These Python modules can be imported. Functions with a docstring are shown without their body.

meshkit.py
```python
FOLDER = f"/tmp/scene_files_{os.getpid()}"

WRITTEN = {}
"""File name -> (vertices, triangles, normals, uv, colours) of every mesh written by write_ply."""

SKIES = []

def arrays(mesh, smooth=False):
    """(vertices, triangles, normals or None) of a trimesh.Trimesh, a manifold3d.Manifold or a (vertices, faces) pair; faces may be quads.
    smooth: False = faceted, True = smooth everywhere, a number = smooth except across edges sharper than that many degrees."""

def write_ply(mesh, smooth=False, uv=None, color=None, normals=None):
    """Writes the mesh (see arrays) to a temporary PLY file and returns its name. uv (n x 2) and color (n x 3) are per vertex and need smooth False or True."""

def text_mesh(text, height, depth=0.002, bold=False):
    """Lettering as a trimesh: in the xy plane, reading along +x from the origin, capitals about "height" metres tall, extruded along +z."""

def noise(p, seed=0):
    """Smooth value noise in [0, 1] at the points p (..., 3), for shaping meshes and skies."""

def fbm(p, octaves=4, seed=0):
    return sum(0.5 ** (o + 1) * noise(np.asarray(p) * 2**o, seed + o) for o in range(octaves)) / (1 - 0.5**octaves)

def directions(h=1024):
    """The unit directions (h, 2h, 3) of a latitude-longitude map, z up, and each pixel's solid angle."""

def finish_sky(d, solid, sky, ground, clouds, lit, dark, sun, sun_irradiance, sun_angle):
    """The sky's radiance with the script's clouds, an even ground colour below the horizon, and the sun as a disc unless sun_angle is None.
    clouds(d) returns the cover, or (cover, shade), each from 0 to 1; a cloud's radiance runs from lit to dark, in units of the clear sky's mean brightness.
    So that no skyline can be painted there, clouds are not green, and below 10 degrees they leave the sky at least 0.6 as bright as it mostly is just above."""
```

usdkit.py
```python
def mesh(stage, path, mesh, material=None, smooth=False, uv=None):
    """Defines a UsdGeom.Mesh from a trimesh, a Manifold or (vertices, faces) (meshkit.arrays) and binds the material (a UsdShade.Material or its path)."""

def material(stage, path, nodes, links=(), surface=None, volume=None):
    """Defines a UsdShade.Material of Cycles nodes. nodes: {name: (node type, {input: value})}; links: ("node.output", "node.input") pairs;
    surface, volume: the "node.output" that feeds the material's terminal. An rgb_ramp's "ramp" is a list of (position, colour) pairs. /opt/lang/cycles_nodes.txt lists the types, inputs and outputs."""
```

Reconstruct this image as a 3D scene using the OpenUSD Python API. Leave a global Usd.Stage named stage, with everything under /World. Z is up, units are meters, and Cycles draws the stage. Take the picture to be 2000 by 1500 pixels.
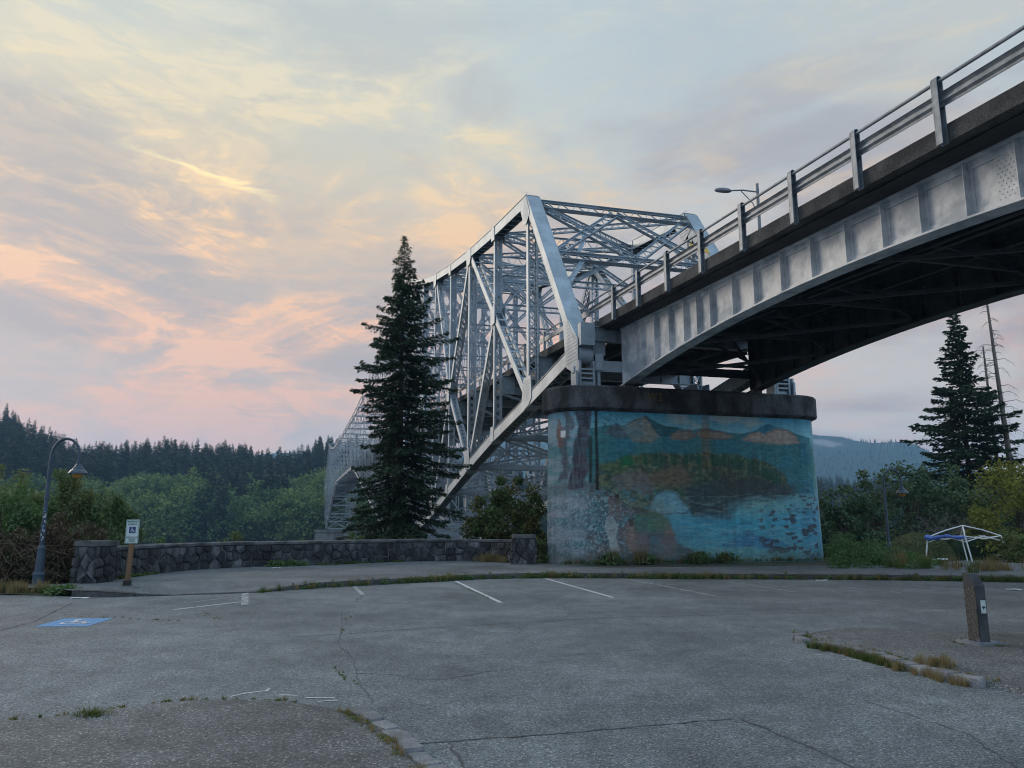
import math, random
import numpy as np, trimesh, shapely
from shapely.geometry import Polygon, LineString, Point, MultiPoint, box as sbox
from shapely.ops import unary_union
import usdkit, meshkit
from pxr import Usd, UsdGeom, UsdLux, UsdShade, Gf, Sdf, Vt

stage = Usd.Stage.CreateInMemory()
UsdGeom.SetStageUpAxis(stage, UsdGeom.Tokens.z)
UsdGeom.SetStageMetersPerUnit(stage, 1.0)
UsdGeom.Xform.Define(stage, '/World'); UsdGeom.Scope.Define(stage, '/World/Looks')
rng = np.random.default_rng(7); random.seed(7)

# ---------------------------------------------------------------- camera
EXPOSURE = 0.0
PITCH = 10.204
cam = UsdGeom.Camera.Define(stage, '/World/camera')
cam.AddTranslateOp().Set(Gf.Vec3d(0, 0, 1.6)); cam.AddRotateXOp().Set(90 + PITCH)
cam.CreateHorizontalApertureAttr(36.0); cam.CreateVerticalApertureAttr(27.0); cam.CreateFocalLengthAttr(27.0)
cam.CreateClippingRangeAttr(Gf.Vec2f(0.05, 20000)); cam.CreateExposureAttr(EXPOSURE)

# ---------------------------------------------------------------- sky and sun (smoky sunset, sun veiled behind cloud, ahead and to the left)
SUN_AZ, SUN_EL = math.radians(-50.0), math.radians(17.0)
SUN = np.array([math.sin(SUN_AZ) * math.cos(SUN_EL), math.cos(SUN_AZ) * math.cos(SUN_EL), math.sin(SUN_EL)])
SKY_STRENGTH, SUN_INTENSITY, SUN_ANGLE = 0.10, 0.40, 24.0
K = 1.0 / SKY_STRENGTH                        # cloud colours below are radiances
def srgb(r, g, b):
    c = np.array([r, g, b]) / 255.0
    return tuple(np.where(c <= 0.04045, c / 12.92, ((c + 0.055) / 1.055) ** 2.4))
def rad(r, g, b, k=1.0): return tuple(K * k * np.array(srgb(r, g, b)))
def sdir(az, el): az, el = math.radians(az), math.radians(el); return (math.sin(az) * math.cos(el), math.cos(az) * math.cos(el), math.sin(el))
STREAK_A, STREAK_B = np.array(sdir(-28.55, 24.9)), np.array(sdir(-18.4, 22.6))     # one long gold-lit wisp
STREAK_N = np.cross(STREAK_A, STREAK_B); STREAK_N /= np.linalg.norm(STREAK_N); STREAK_M = (STREAK_A + STREAK_B) / np.linalg.norm(STREAK_A + STREAK_B)
usdkit.material(stage, '/World/Looks/sky_look', {
    'co': ('texture_coordinate', {}), 'dir': ('vector_math', {'math_type': 'normalize'}), 'sep': ('separate_xyz', {}), 'zc': ('math', {'math_type': 'maximum', 'value2': 0.0}),
    # wisps: noise on the sky's sphere, drawn out along the wind
    'm1': ('mapping', {'rotation': (0, math.radians(14), 0), 'scale': (1.0, 1.0, 2.7), 'location': (3.1, 1.7, 0.4)}), 'n1': ('noise_texture', {'scale': 3.3, 'detail': 9.0, 'roughness': 0.64, 'distortion': 0.75}),
    'm2': ('mapping', {'rotation': (0, math.radians(10), 0), 'scale': (1.0, 1.0, 3.4), 'location': (7.3, 4.2, 2.0)}), 'n2': ('noise_texture', {'scale': 10.5, 'detail': 9.0, 'roughness': 0.66, 'distortion': 0.9}),
    'm3': ('mapping', {'rotation': (0, math.radians(8), 0), 'scale': (1.0, 1.0, 2.4), 'location': (1.9, 8.1, 5.3)}), 'n3': ('noise_texture', {'scale': 2.1, 'detail': 6.0, 'roughness': 0.58, 'distortion': 0.5}),
    'dot': ('vector_math', {'math_type': 'dot_product', 'vector2': sdir(-19.5, 33)}), 'dot2': ('vector_math', {'math_type': 'dot_product', 'vector2': sdir(-24, 0)}),
    'glow': ('map_range', {'range_type': 'smoothstep', 'from_min': 0.87, 'from_max': 1.0}), 'side': ('map_range', {'range_type': 'smoothstep', 'from_min': 0.72, 'from_max': 0.97}),
    'back': ('map_range', {'range_type': 'smoothstep', 'from_min': 0.45, 'from_max': -0.7, 'to_min': 0.0, 'to_max': 0.85}),
    'far': ('rgb_ramp', {'ramp': [(0.0, srgb(204, 205, 211)), (0.10, srgb(205, 210, 216)), (0.25, srgb(208, 209, 210)), (0.45, srgb(200, 209, 212)), (0.62, srgb(188, 204, 212)), (0.80, tuple(1.2 * np.array(srgb(188, 210, 224)))), (1.0, tuple(1.35 * np.array(srgb(186, 208, 224))))]}),
    'near': ('rgb_ramp', {'ramp': [(0.0, srgb(214, 188, 180)), (0.08, srgb(205, 192, 188)), (0.17, srgb(194, 186, 188)), (0.25, srgb(194, 182, 180)), (0.34, srgb(204, 186, 172)), (0.44, srgb(206, 196, 180)), (0.54, srgb(198, 202, 195)), (0.66, srgb(188, 201, 206)), (0.80, tuple(1.2 * np.array(srgb(188, 210, 224)))), (1.0, tuple(1.35 * np.array(srgb(186, 208, 224))))]}),
    'cp': ('rgb_ramp', {'ramp': [(0.0, (1.40, 1.19, 0.93)), (0.10, (1.35, 1.16, 0.94)), (0.25, (1.12, 1.05, 0.97)), (0.45, (1.02, 1.01, 0.99)), (0.6, (1, 1, 1)), (1.0, (1, 1, 1))]}), 'cpm': ('mix_color', {'blend_type': 'multiply', 'fac': 1.0, 'use_clamp': False}),
    'base': ('mix_color', {'use_clamp': False}), 'bk': ('mix_color', {'use_clamp': False, 'b': tuple(1.30 * np.array(srgb(154, 196, 232)))}),
    'litc': ('rgb_ramp', {'ramp': [(0.0, srgb(240, 184, 170)), (0.06, srgb(222, 190, 182)), (0.15, srgb(238, 194, 172)), (0.25, srgb(249, 199, 164)), (0.36, srgb(250, 209, 165)), (0.46, srgb(238, 220, 186)), (0.60, srgb(216, 220, 212)), (1.0, srgb(205, 212, 214))]}),
    'l1': ('map_range', {'range_type': 'smoothstep', 'from_min': 0.42, 'from_max': 0.67, 'to_max': 1.0}), 'l2': ('map_range', {'range_type': 'smoothstep', 'from_min': 0.44, 'from_max': 0.64, 'to_max': 1.0}),
    'l12': ('math', {'math_type': 'multiply_add'}), 'l3': ('math', {'math_type': 'multiply_add', 'value2': 0.25}), 'lw': ('math', {'math_type': 'multiply', 'use_clamp': True}),
    'sideb': ('map_range', {'to_min': 0.28, 'to_max': 1.0}), 'mixl': ('mix_color', {'use_clamp': False}),
    'dk': ('map_range', {'range_type': 'smoothstep', 'from_min': 0.45, 'from_max': 0.60, 'to_max': 0.85}), 'lowdk': ('map_range', {'range_type': 'smoothstep', 'from_min': 0.62, 'from_max': 0.30, 'to_min': 0.25, 'to_max': 1.0}), 'dkm': ('math', {'math_type': 'multiply'}),
    'mixd': ('mix_color', {'use_clamp': False, 'b': srgb(170, 164, 172)}),
    'gl': ('mix_color', {'blend_type': 'add', 'use_clamp': False, 'b': (0.11, 0.10, 0.045)}),
    'sn': ('vector_math', {'math_type': 'dot_product', 'vector2': tuple(STREAK_N)}), 'sw': ('math', {'math_type': 'multiply_add', 'value2': 0.050}), 'sc': ('math', {'math_type': 'add', 'value2': -0.026}), 'sa': ('math', {'math_type': 'absolute'}), 'sf': ('map_range', {'range_type': 'smoothstep', 'from_min': 0.0085, 'from_max': 0.0}),
    'sm': ('vector_math', {'math_type': 'dot_product', 'vector2': tuple(STREAK_M)}), 'sl': ('map_range', {'range_type': 'smoothstep', 'from_min': math.cos(math.radians(6.2)), 'from_max': math.cos(math.radians(1.0))}), 'sx': ('math', {'math_type': 'multiply'}), 'sy': ('math', {'math_type': 'multiply'}),
    'stk': ('mix_color', {'blend_type': 'add', 'use_clamp': False, 'b': (0.62, 0.50, 0.06)}),
    'cl': ('vector_math', {'math_type': 'scale', 'scale': K}),
    'sky': ('sky_texture', {'sky_type': 'single_scattering', 'sun_disc': False, 'sun_elevation': SUN_EL, 'sun_rotation': SUN_AZ, 'aerosol_density': 3.0}),
    'fin': ('mix_color', {'use_clamp': False, 'fac': 0.95}), 'bg': ('background_shader', {'strength': SKY_STRENGTH}),
}, [('co.generated', 'dir.vector1'), ('dir.vector', 'sep.vector'), ('sep.z', 'zc.value1'),
    ('dir.vector', 'm1.vector'), ('dir.vector', 'm2.vector'), ('dir.vector', 'm3.vector'), ('m1.vector', 'n1.vector'), ('m2.vector', 'n2.vector'), ('m3.vector', 'n3.vector'),
    ('dir.vector', 'dot.vector1'), ('dir.vector', 'dot2.vector1'), ('dot.value', 'glow.value'), ('dot2.value', 'side.value'), ('dot2.value', 'back.value'),
    ('zc.value', 'far.fac'), ('zc.value', 'near.fac'), ('zc.value', 'litc.fac'), ('zc.value', 'lowdk.value'),
    ('side.result', 'base.fac'), ('far.color', 'base.a'), ('near.color', 'base.b'), ('back.result', 'bk.fac'), ('base.result', 'bk.a'),
    ('n3.fac', 'dk.value'), ('dk.result', 'dkm.value1'), ('lowdk.result', 'dkm.value2'), ('dkm.value', 'mixd.fac'), ('bk.result', 'mixd.a'),
    ('n1.fac', 'l1.value'), ('n2.fac', 'l2.value'), ('l1.result', 'l12.value1'), ('l2.result', 'l12.value2'), ('l2.result', 'l3.value1'), ('l12.value', 'l3.value3'), ('l1.result', 'l12.value3'),
    ('side.result', 'sideb.value'), ('l3.value', 'lw.value1'), ('sideb.result', 'lw.value2'),
    ('lw.value', 'mixl.fac'), ('mixd.result', 'mixl.a'), ('litc.color', 'mixl.b'),
    ('glow.result', 'gl.fac'), ('mixl.result', 'gl.a'),
    ('dir.vector', 'sn.vector1'), ('n2.fac', 'sw.value1'), ('sn.value', 'sw.value3'), ('sw.value', 'sc.value1'), ('sc.value', 'sa.value1'), ('sa.value', 'sf.value'), ('dir.vector', 'sm.vector1'), ('sm.value', 'sl.value'), ('sf.result', 'sx.value1'), ('sl.result', 'sx.value2'), ('sx.value', 'sy.value1'), ('n2.fac', 'sy.value2'),
    ('sy.value', 'stk.fac'), ('gl.result', 'stk.a'), ('zc.value', 'cp.fac'), ('stk.result', 'cpm.a'), ('cp.color', 'cpm.b'), ('cpm.result', 'cl.vector1'),
    ('sky.color', 'fin.a'), ('cl.vector', 'fin.b'), ('fin.result', 'bg.color')], surface='bg.background')
sky = UsdLux.DomeLight.Define(stage, '/World/sky')
UsdShade.MaterialBindingAPI.Apply(sky.GetPrim()).Bind(UsdShade.Material.Get(stage, '/World/Looks/sky_look'))
sky.GetPrim().SetCustomDataByKey('kind', 'structure')
sun = UsdLux.DistantLight.Define(stage, '/World/sun')
sun.CreateIntensityAttr(SUN_INTENSITY); sun.CreateNormalizeAttr(True); sun.CreateAngleAttr(SUN_ANGLE); sun.CreateColorAttr(Gf.Vec3f(1.0, 0.86, 0.70))
sun.AddRotateZOp().Set(-math.degrees(SUN_AZ) + 180.0); sun.AddRotateXOp().Set(90 - math.degrees(SUN_EL))

# ---------------------------------------------------------------- helpers
USED = {}
def path_of(parent, name):
    base = '/World' if parent is None else (parent if isinstance(parent, str) else str(parent.GetPath()))
    k = USED.get((base, name), 0); USED[(base, name)] = k + 1
    return f'{base}/{name}' + (f'_{k:03d}' if k else '')
def tag(o, label=None, cat=None, group=None, kind=None):
    p = o.GetPrim() if hasattr(o, 'GetPrim') else o
    for k, v in (('label', label), ('category', cat), ('group', group), ('kind', kind)):
        if v: p.SetCustomDataByKey(k, v)
    return p
def place(x, loc=(0, 0, 0), rz=0.0, sc=1.0):
    sc = (sc, sc, sc) if np.ndim(sc) == 0 else sc
    x.AddTranslateOp().Set(Gf.Vec3d(*map(float, loc))); x.AddRotateZOp().Set(float(rz)); x.AddScaleOp().Set(Gf.Vec3f(*map(float, sc)))
def thing(name, label, cat, loc=(0, 0, 0), rz=0.0, sc=1.0, group=None, parent=None):
    x = UsdGeom.Xform.Define(stage, path_of(parent, name)); place(x, loc, rz, sc)
    return tag(x, label, cat, group)
def obj(name, mesh, m, parent=None, smooth=False, label=None, cat=None, group=None, kind=None):
    if isinstance(mesh, MB): mesh = mesh.mesh()
    o = usdkit.mesh(stage, path_of(parent, name), mesh, '/World/Looks/' + m, smooth=smooth)
    return tag(o, label, cat, group, kind)
def struct(name, mesh, m, **k): return obj(name, mesh, m, kind='structure', **k)
def dup(src, loc, rz=0.0, sc=1.0, label=None, group=None):
    was = src.GetCustomData()
    base = src.GetName()
    while base[-4:-3] == '_' and base[-3:].isdigit(): base = base[:-4]
    x = UsdGeom.Xform.Define(stage, path_of(None, base)); place(x, loc, rz, sc)
    p = x.GetPrim(); p.GetReferences().AddInternalReference(src.GetPath()); p.SetInstanceable(True)
    return tag(p, label or was.get('label'), was.get('category'), group or was.get('group'))
def instancer(name, protos, locs, rzs, scs, idx, label=None, cat=None, parent=None):
    pi = UsdGeom.PointInstancer.Define(stage, path_of(parent, name))
    for k, (mesh, m) in enumerate(protos):
        q = usdkit.mesh(stage, f'{pi.GetPath()}/prototype_{k}' if k else f'{pi.GetPath()}/prototype', mesh, '/World/Looks/' + m)
        pi.CreatePrototypesRel().AddTarget(q.GetPath())
    n = len(locs)
    pi.CreateProtoIndicesAttr(Vt.IntArray.FromNumpy(np.asarray(idx, np.int32)))
    pi.CreatePositionsAttr(Vt.Vec3fArray.FromNumpy(np.asarray(locs, np.float32)))
    a = np.radians(np.asarray(rzs)) / 2
    pi.CreateOrientationsAttr(Vt.QuathArray([Gf.Quath(float(math.cos(v)), 0.0, 0.0, float(math.sin(v))) for v in a]))
    s = np.asarray(scs, np.float32)
    pi.CreateScalesAttr(Vt.Vec3fArray.FromNumpy(np.repeat(s[:, None], 3, 1) if s.ndim == 1 else s))
    return tag(pi, label, cat, None, 'stuff')

BOXF = np.array([[0, 1, 3], [0, 3, 2], [4, 6, 7], [4, 7, 5], [0, 4, 5], [0, 5, 1], [2, 3, 7], [2, 7, 6], [0, 2, 6], [0, 6, 4], [1, 5, 7], [1, 7, 3]])
def unit(v): v = np.asarray(v, float); return v / (np.linalg.norm(v) + 1e-12)
class MB:
    def __init__(self): self.v, self.f, self.n = [], [], 0
    def add(self, v, f):
        v, f = np.asarray(v, float), np.asarray(f, int)
        if f.shape[1] == 4: f = np.vstack([f[:, [0, 1, 2]], f[:, [0, 2, 3]]])
        self.v.append(v); self.f.append(f + self.n); self.n += len(v); return self
    def tm(self, m, T=None):
        v = np.array(m.vertices)
        if T is not None: v = v @ np.asarray(T)[:3, :3].T + np.asarray(T)[:3, 3]
        return self.add(v, m.faces)
    def beam(self, p, q, w, h, side):
        """a bar from p to q, w wide along side, h deep across it"""
        p, q = np.asarray(p, float), np.asarray(q, float); d = unit(q - p)
        s = np.asarray(side, float); s = unit(s - d * (s @ d)); n = np.cross(d, s)
        c = [e + s * (i * w / 2) + n * (j * h / 2) for e in (p, q) for i in (-1, 1) for j in (-1, 1)]
        return self.add(c, BOXF)
    def box(self, lo, hi):
        lo, hi = np.asarray(lo, float), np.asarray(hi, float)
        return self.add([[(lo, hi)[i][0], (lo, hi)[j][1], (lo, hi)[k][2]] for i in (0, 1) for j in (0, 1) for k in (0, 1)], BOXF)
    def tube(self, pts, r, sides=8, caps=True):
        v, f = tubemesh(pts, r, sides, caps); return self.add(v, f)
    def mesh(self):
        if not self.v: return (np.zeros((0, 3)), np.zeros((0, 3), int))
        return trimesh.Trimesh(np.vstack(self.v), np.vstack(self.f), process=False)
def tubemesh(pts, r, sides=8, caps=True):
    p = np.asarray(pts, float); r = np.broadcast_to(np.asarray(r, float), (len(p),))
    t = np.gradient(p, axis=0); t /= np.linalg.norm(t, axis=1, keepdims=True) + 1e-12
    a = np.zeros_like(p); ref = np.array([0, 0, 1.0]) if abs(t[0][2]) < 0.9 else np.array([1.0, 0, 0])
    for i in range(len(p)):
        ref = ref - t[i] * (ref @ t[i]); ref = unit(ref); a[i] = ref
    b = np.cross(t, a); ang = np.arange(sides) * 2 * np.pi / sides
    v = (p[:, None] + r[:, None, None] * (np.cos(ang)[None, :, None] * a[:, None] + np.sin(ang)[None, :, None] * b[:, None])).reshape(-1, 3)
    i, j = np.meshgrid(np.arange(len(p) - 1), np.arange(sides), indexing='ij')
    q = np.stack([i * sides + j, i * sides + (j + 1) % sides, (i + 1) * sides + (j + 1) % sides, (i + 1) * sides + j], -1).reshape(-1, 4)
    f = np.vstack([q[:, [0, 1, 2]], q[:, [0, 2, 3]]])
    if caps:
        n = len(v); v = np.vstack([v, p[0], p[-1]]); k = np.arange(sides)
        f = np.vstack([f, np.stack([np.full(sides, n), (k + 1) % sides, k], 1), np.stack([np.full(sides, n + 1), (len(p) - 1) * sides + k, (len(p) - 1) * sides + (k + 1) % sides], 1)])
    return v, f
def lathe(profile, sides=24):
    """(r, z) pairs from bottom to top, turned about z"""
    return trimesh.creation.revolve(np.asarray(profile, float), sections=sides)
def slab(poly, z0, z1):
    m = trimesh.creation.extrude_polygon(poly, z1 - z0, engine='earcut'); m.apply_translation((0, 0, z0)); return m
def sheet(poly, z, step=None):
    v, f = trimesh.creation.triangulate_polygon(poly, engine='earcut')
    return (np.column_stack([v, np.full(len(v), z)]), f)
def strip(pts, w, z, jit=0.0):
    """a flat ribbon along pts on the ground"""
    p = np.asarray(pts, float)
    if jit:
        d = np.concatenate([[0], np.cumsum(np.linalg.norm(np.diff(p, axis=0), axis=1))]); s = np.arange(0, d[-1], 0.09)
        p = np.column_stack([np.interp(s, d, p[:, k]) for k in (0, 1)]); p += rng.normal(0, jit, p.shape)
    t = np.gradient(p, axis=0); t /= np.linalg.norm(t, axis=1, keepdims=True) + 1e-9; n = np.column_stack([-t[:, 1], t[:, 0]])
    ww = np.broadcast_to(w, (len(p),)) * (rng.uniform(.4, 1.5, len(p)) if jit else 1.0)
    v = np.vstack([p + n * ww[:, None] / 2, p - n * ww[:, None] / 2]); k = len(p); i = np.arange(k - 1)
    return np.column_stack([v, np.full(2 * k, z)]), np.stack([i + k, i + k + 1, i + 1, i], 1)

# the bridge's own frame: s along the bridge towards the far bank, t across it to the right, origin under the left truss at the near pier
O2 = np.array([2.9146, 30.6235, 0.0]); B3 = np.array([-0.262725, 0.964871, 0.0]); C3 = np.array([0.964871, 0.262725, 0.0]); Z3 = np.array([0, 0, 1.0])
def W(s, t, z): return O2 + B3 * s + C3 * t + Z3 * z
def Wv(a): a = np.asarray(a, float); return O2 + a[:, :1] * B3 + a[:, 1:2] * C3 + a[:, 2:3] * Z3
def to_st(x, y): d0, d1 = x - O2[0], y - O2[1]; return d0 * B3[0] + d1 * B3[1], d0 * C3[0] + d1 * C3[1]

# ---------------------------------------------------------------- materials
def mat(name, col, col2=None, rough=0.6, metal=0.0, scale=2.0, detail=5.0, lo=0.4, hi=0.6, bump=0.0, bscale=40.0, stretch=(1, 1, 1), fine=0.0, finescale=60.0, spec=0.5, extra=None, vary=0.0):
    """principled with two colours mixed by noise, optional fine grain and bump; world position drives the noise"""
    col2 = col if col2 is None else col2
    n = {'g': ('geometry', {}), 'mp': ('mapping', {'scale': stretch}), 'n': ('noise_texture', {'scale': scale, 'detail': detail, 'roughness': 0.6}),
         'mr': ('map_range', {'from_min': lo, 'from_max': hi, 'to_min': 0.0, 'to_max': 1.0, 'clamp': True}),
         'mx': ('mix_color', {'a': col, 'b': col2}), 'p': ('principled_bsdf', {'roughness': rough, 'metallic': metal, 'specular_ior_level': spec})}
    l = [('g.position', 'mp.vector'), ('mp.vector', 'n.vector'), ('n.fac', 'mr.value'), ('mr.result', 'mx.fac')]
    out = 'mx.result'
    if extra:
        c3, e0, e1, es = extra
        n['xm'] = ('mapping', {'scale': (1, 1, .35)}); n['xn'] = ('noise_texture', {'scale': es, 'detail': 8.0, 'roughness': 0.7}); n['xr'] = ('map_range', {'from_min': e0, 'from_max': e1, 'to_min': 0.0, 'to_max': 0.75, 'clamp': True}); n['xx'] = ('mix_color', {'b': c3})
        l += [('g.position', 'xm.vector'), ('xm.vector', 'xn.vector'), ('xn.fac', 'xr.value'), ('xr.result', 'xx.fac'), (out, 'xx.a')]; out = 'xx.result'
    if fine:
        n['fn'] = ('noise_texture', {'scale': finescale, 'detail': 3.0, 'roughness': 0.7}); n['fr'] = ('map_range', {'from_min': 0.3, 'from_max': 0.7, 'to_min': 1 - fine, 'to_max': 1 + fine})
        n['fm'] = ('vector_math', {'math_type': 'scale'})
        l += [('g.position', 'fn.vector'), ('fn.fac', 'fr.value'), (out, 'fm.vector1'), ('fr.result', 'fm.scale')]; out = 'fm.vector'
    if vary:
        n['oi'] = ('object_info', {}); n['vr'] = ('map_range', {'from_min': 0.0, 'from_max': 1.0, 'to_min': 1 - vary, 'to_max': 1 + vary}); n['vm'] = ('vector_math', {'math_type': 'scale'})
        l += [('oi.random', 'vr.value'), (out, 'vm.vector1'), ('vr.result', 'vm.scale')]; out = 'vm.vector'
    l += [(out, 'p.base_color')]
    if bump:
        n['bn'] = ('noise_texture', {'scale': bscale, 'detail': 4.0, 'roughness': 0.6}); n['b'] = ('bump', {'strength': bump, 'distance': 0.02})
        l += [('g.position', 'bn.vector'), ('bn.fac', 'b.height'), ('b.normal', 'p.normal')]
    usdkit.material(stage, '/World/Looks/' + name, n, l, surface='p.BSDF'); return name
def leafmat(name, c1, c2, trans=0.25, rough=0.6, patch=None, pscale=1.0):
    """foliage: each leaf its own tone, patches of another hue, a little light passes through"""
    n = {'g': ('geometry', {}), 'oi': ('object_info', {}), 'ad': ('math', {'math_type': 'multiply_add', 'value2': 0.35, 'value3': 0.0}), 'a2': ('math', {'math_type': 'multiply_add', 'value2': 0.65}),
         'mx': ('mix_color', {'a': c1, 'b': c2}), 'pn': ('noise_texture', {'scale': pscale, 'detail': 3.0}), 'pr': ('map_range', {'from_min': 0.48, 'from_max': 0.66, 'to_min': 0.0, 'to_max': 0.8, 'clamp': True}),
         'm2': ('mix_color', {'b': patch or c2}), 'p': ('principled_bsdf', {'roughness': rough, 'specular_ior_level': 0.25}), 't': ('translucent_bsdf', {}), 'ms': ('mix_closure', {'fac': trans})}
    l = [('g.random_per_island', 'ad.value1'), ('oi.random', 'a2.value1'), ('ad.value', 'a2.value3'), ('a2.value', 'mx.fac'), ('g.position', 'pn.vector'), ('pn.fac', 'pr.value'), ('pr.result', 'm2.fac'),
         ('mx.result', 'm2.a'), ('m2.result', 'p.base_color'), ('m2.result', 't.color'), ('p.BSDF', 'ms.closure1'), ('t.BSDF', 'ms.closure2')]
    usdkit.material(stage, '/World/Looks/' + name, n, l, surface='ms.closure'); return name
def aggregate(name, dark, light, speck, tint, rough=0.85):
    """worn asphalt: chips of stone in a dark binder, broad worn and stained areas"""
    n = {'g': ('geometry', {}), 'v': ('voronoi_texture', {'scale': 75.0}), 'vs': ('separate_color', {}), 'ch': ('map_range', {'from_min': 0.0, 'from_max': 1.0, 'to_min': 0.0, 'to_max': 1.0}),
         'c': ('mix_color', {'a': dark, 'b': light}), 'sp': ('map_range', {'from_min': 0.90, 'from_max': 0.96, 'to_min': 0.0, 'to_max': 0.8, 'clamp': True}), 'c2': ('mix_color', {'b': speck}),
         'n1': ('noise_texture', {'scale': 0.33, 'detail': 6.0, 'roughness': 0.62}), 'r1': ('map_range', {'from_min': 0.32, 'from_max': 0.68, 'to_min': 0.66, 'to_max': 1.30}),
         'n3': ('noise_texture', {'scale': 2.6, 'detail': 7.0, 'roughness': 0.68}), 'r3': ('map_range', {'from_min': 0.3, 'from_max': 0.7, 'to_min': 0.80, 'to_max': 1.20}), 'mm': ('math', {'math_type': 'multiply'}),
         's': ('vector_math', {'math_type': 'scale'}), 'n2': ('noise_texture', {'scale': 0.8, 'detail': 5.0}), 'r2': ('map_range', {'from_min': 0.45, 'from_max': 0.7, 'to_min': 0.0, 'to_max': 0.55, 'clamp': True}),
         't': ('mix_color', {'blend_type': 'multiply', 'b': tint}), 'b': ('bump', {'strength': 0.55, 'distance': 0.012}), 'p': ('principled_bsdf', {'roughness': rough, 'specular_ior_level': 0.35})}
    l = [('g.position', 'v.vector'), ('v.color', 'vs.color'), ('vs.r', 'c.fac'), ('vs.g', 'sp.value'), ('c.result', 'c2.a'), ('sp.result', 'c2.fac'), ('g.position', 'n1.vector'), ('n1.fac', 'r1.value'),
         ('g.position', 'n3.vector'), ('n3.fac', 'r3.value'), ('r1.result', 'mm.value1'), ('r3.result', 'mm.value2'),
         ('c2.result', 's.vector1'), ('mm.value', 's.scale'), ('g.position', 'n2.vector'), ('n2.fac', 'r2.value'), ('s.vector', 't.a'), ('r2.result', 't.fac'), ('t.result', 'p.base_color'), ('v.distance', 'b.height'), ('b.normal', 'p.normal')]
    usdkit.material(stage, '/World/Looks/' + name, n, l, surface='p.BSDF'); return name

aggregate('asphalt', (0.080, 0.090, 0.096), (0.238, 0.258, 0.270), (0.42, 0.42, 0.42), (0.78, 0.80, 0.84))
aggregate('asphalt_walk', (0.072, 0.080, 0.088), (0.20, 0.215, 0.228), (0.42, 0.41, 0.40), (0.8, 0.8, 0.82))
aggregate('asphalt_island', (0.066, 0.070, 0.072), (0.19, 0.196, 0.20), (0.44, 0.43, 0.41), (0.78, 0.77, 0.76))
mat('earth', (0.10, 0.085, 0.06), (0.05, 0.06, 0.03), rough=0.95, scale=1.5, fine=0.4, finescale=20, bump=0.6, bscale=14)
mat('far_earth', (0.03, 0.045, 0.03), (0.05, 0.065, 0.03), rough=0.95, scale=0.05)
mat('water_look', (0.02, 0.035, 0.04), rough=0.15, bump=0.3, bscale=0.6)
mat('steel', (0.26, 0.315, 0.365), (0.35, 0.415, 0.475), rough=0.48, metal=0.35, scale=0.9, detail=6, fine=0.10, finescale=9.0, extra=((0.17, 0.12, 0.09), .64, .76, 2.3))
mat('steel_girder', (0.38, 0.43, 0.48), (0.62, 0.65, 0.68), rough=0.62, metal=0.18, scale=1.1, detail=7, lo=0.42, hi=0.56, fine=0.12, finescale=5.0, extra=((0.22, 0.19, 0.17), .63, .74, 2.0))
mat('steel_shaded', (0.055, 0.062, 0.070), (0.085, 0.090, 0.095), rough=0.6, metal=0.2, scale=1.5, fine=0.15)  # under-deck copy of the bridge steel, with shade put into its colour
mat('steel_pale', (0.24, 0.28, 0.32), (0.32, 0.36, 0.40), rough=0.6, metal=0.1, scale=0.5)
mat('galvanised', (0.20, 0.23, 0.26), (0.29, 0.325, 0.36), rough=0.55, metal=0.35, scale=3.0, detail=6, fine=0.10, finescale=12, extra=((0.12, 0.09, 0.07), .64, .74, 3.0))
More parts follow.
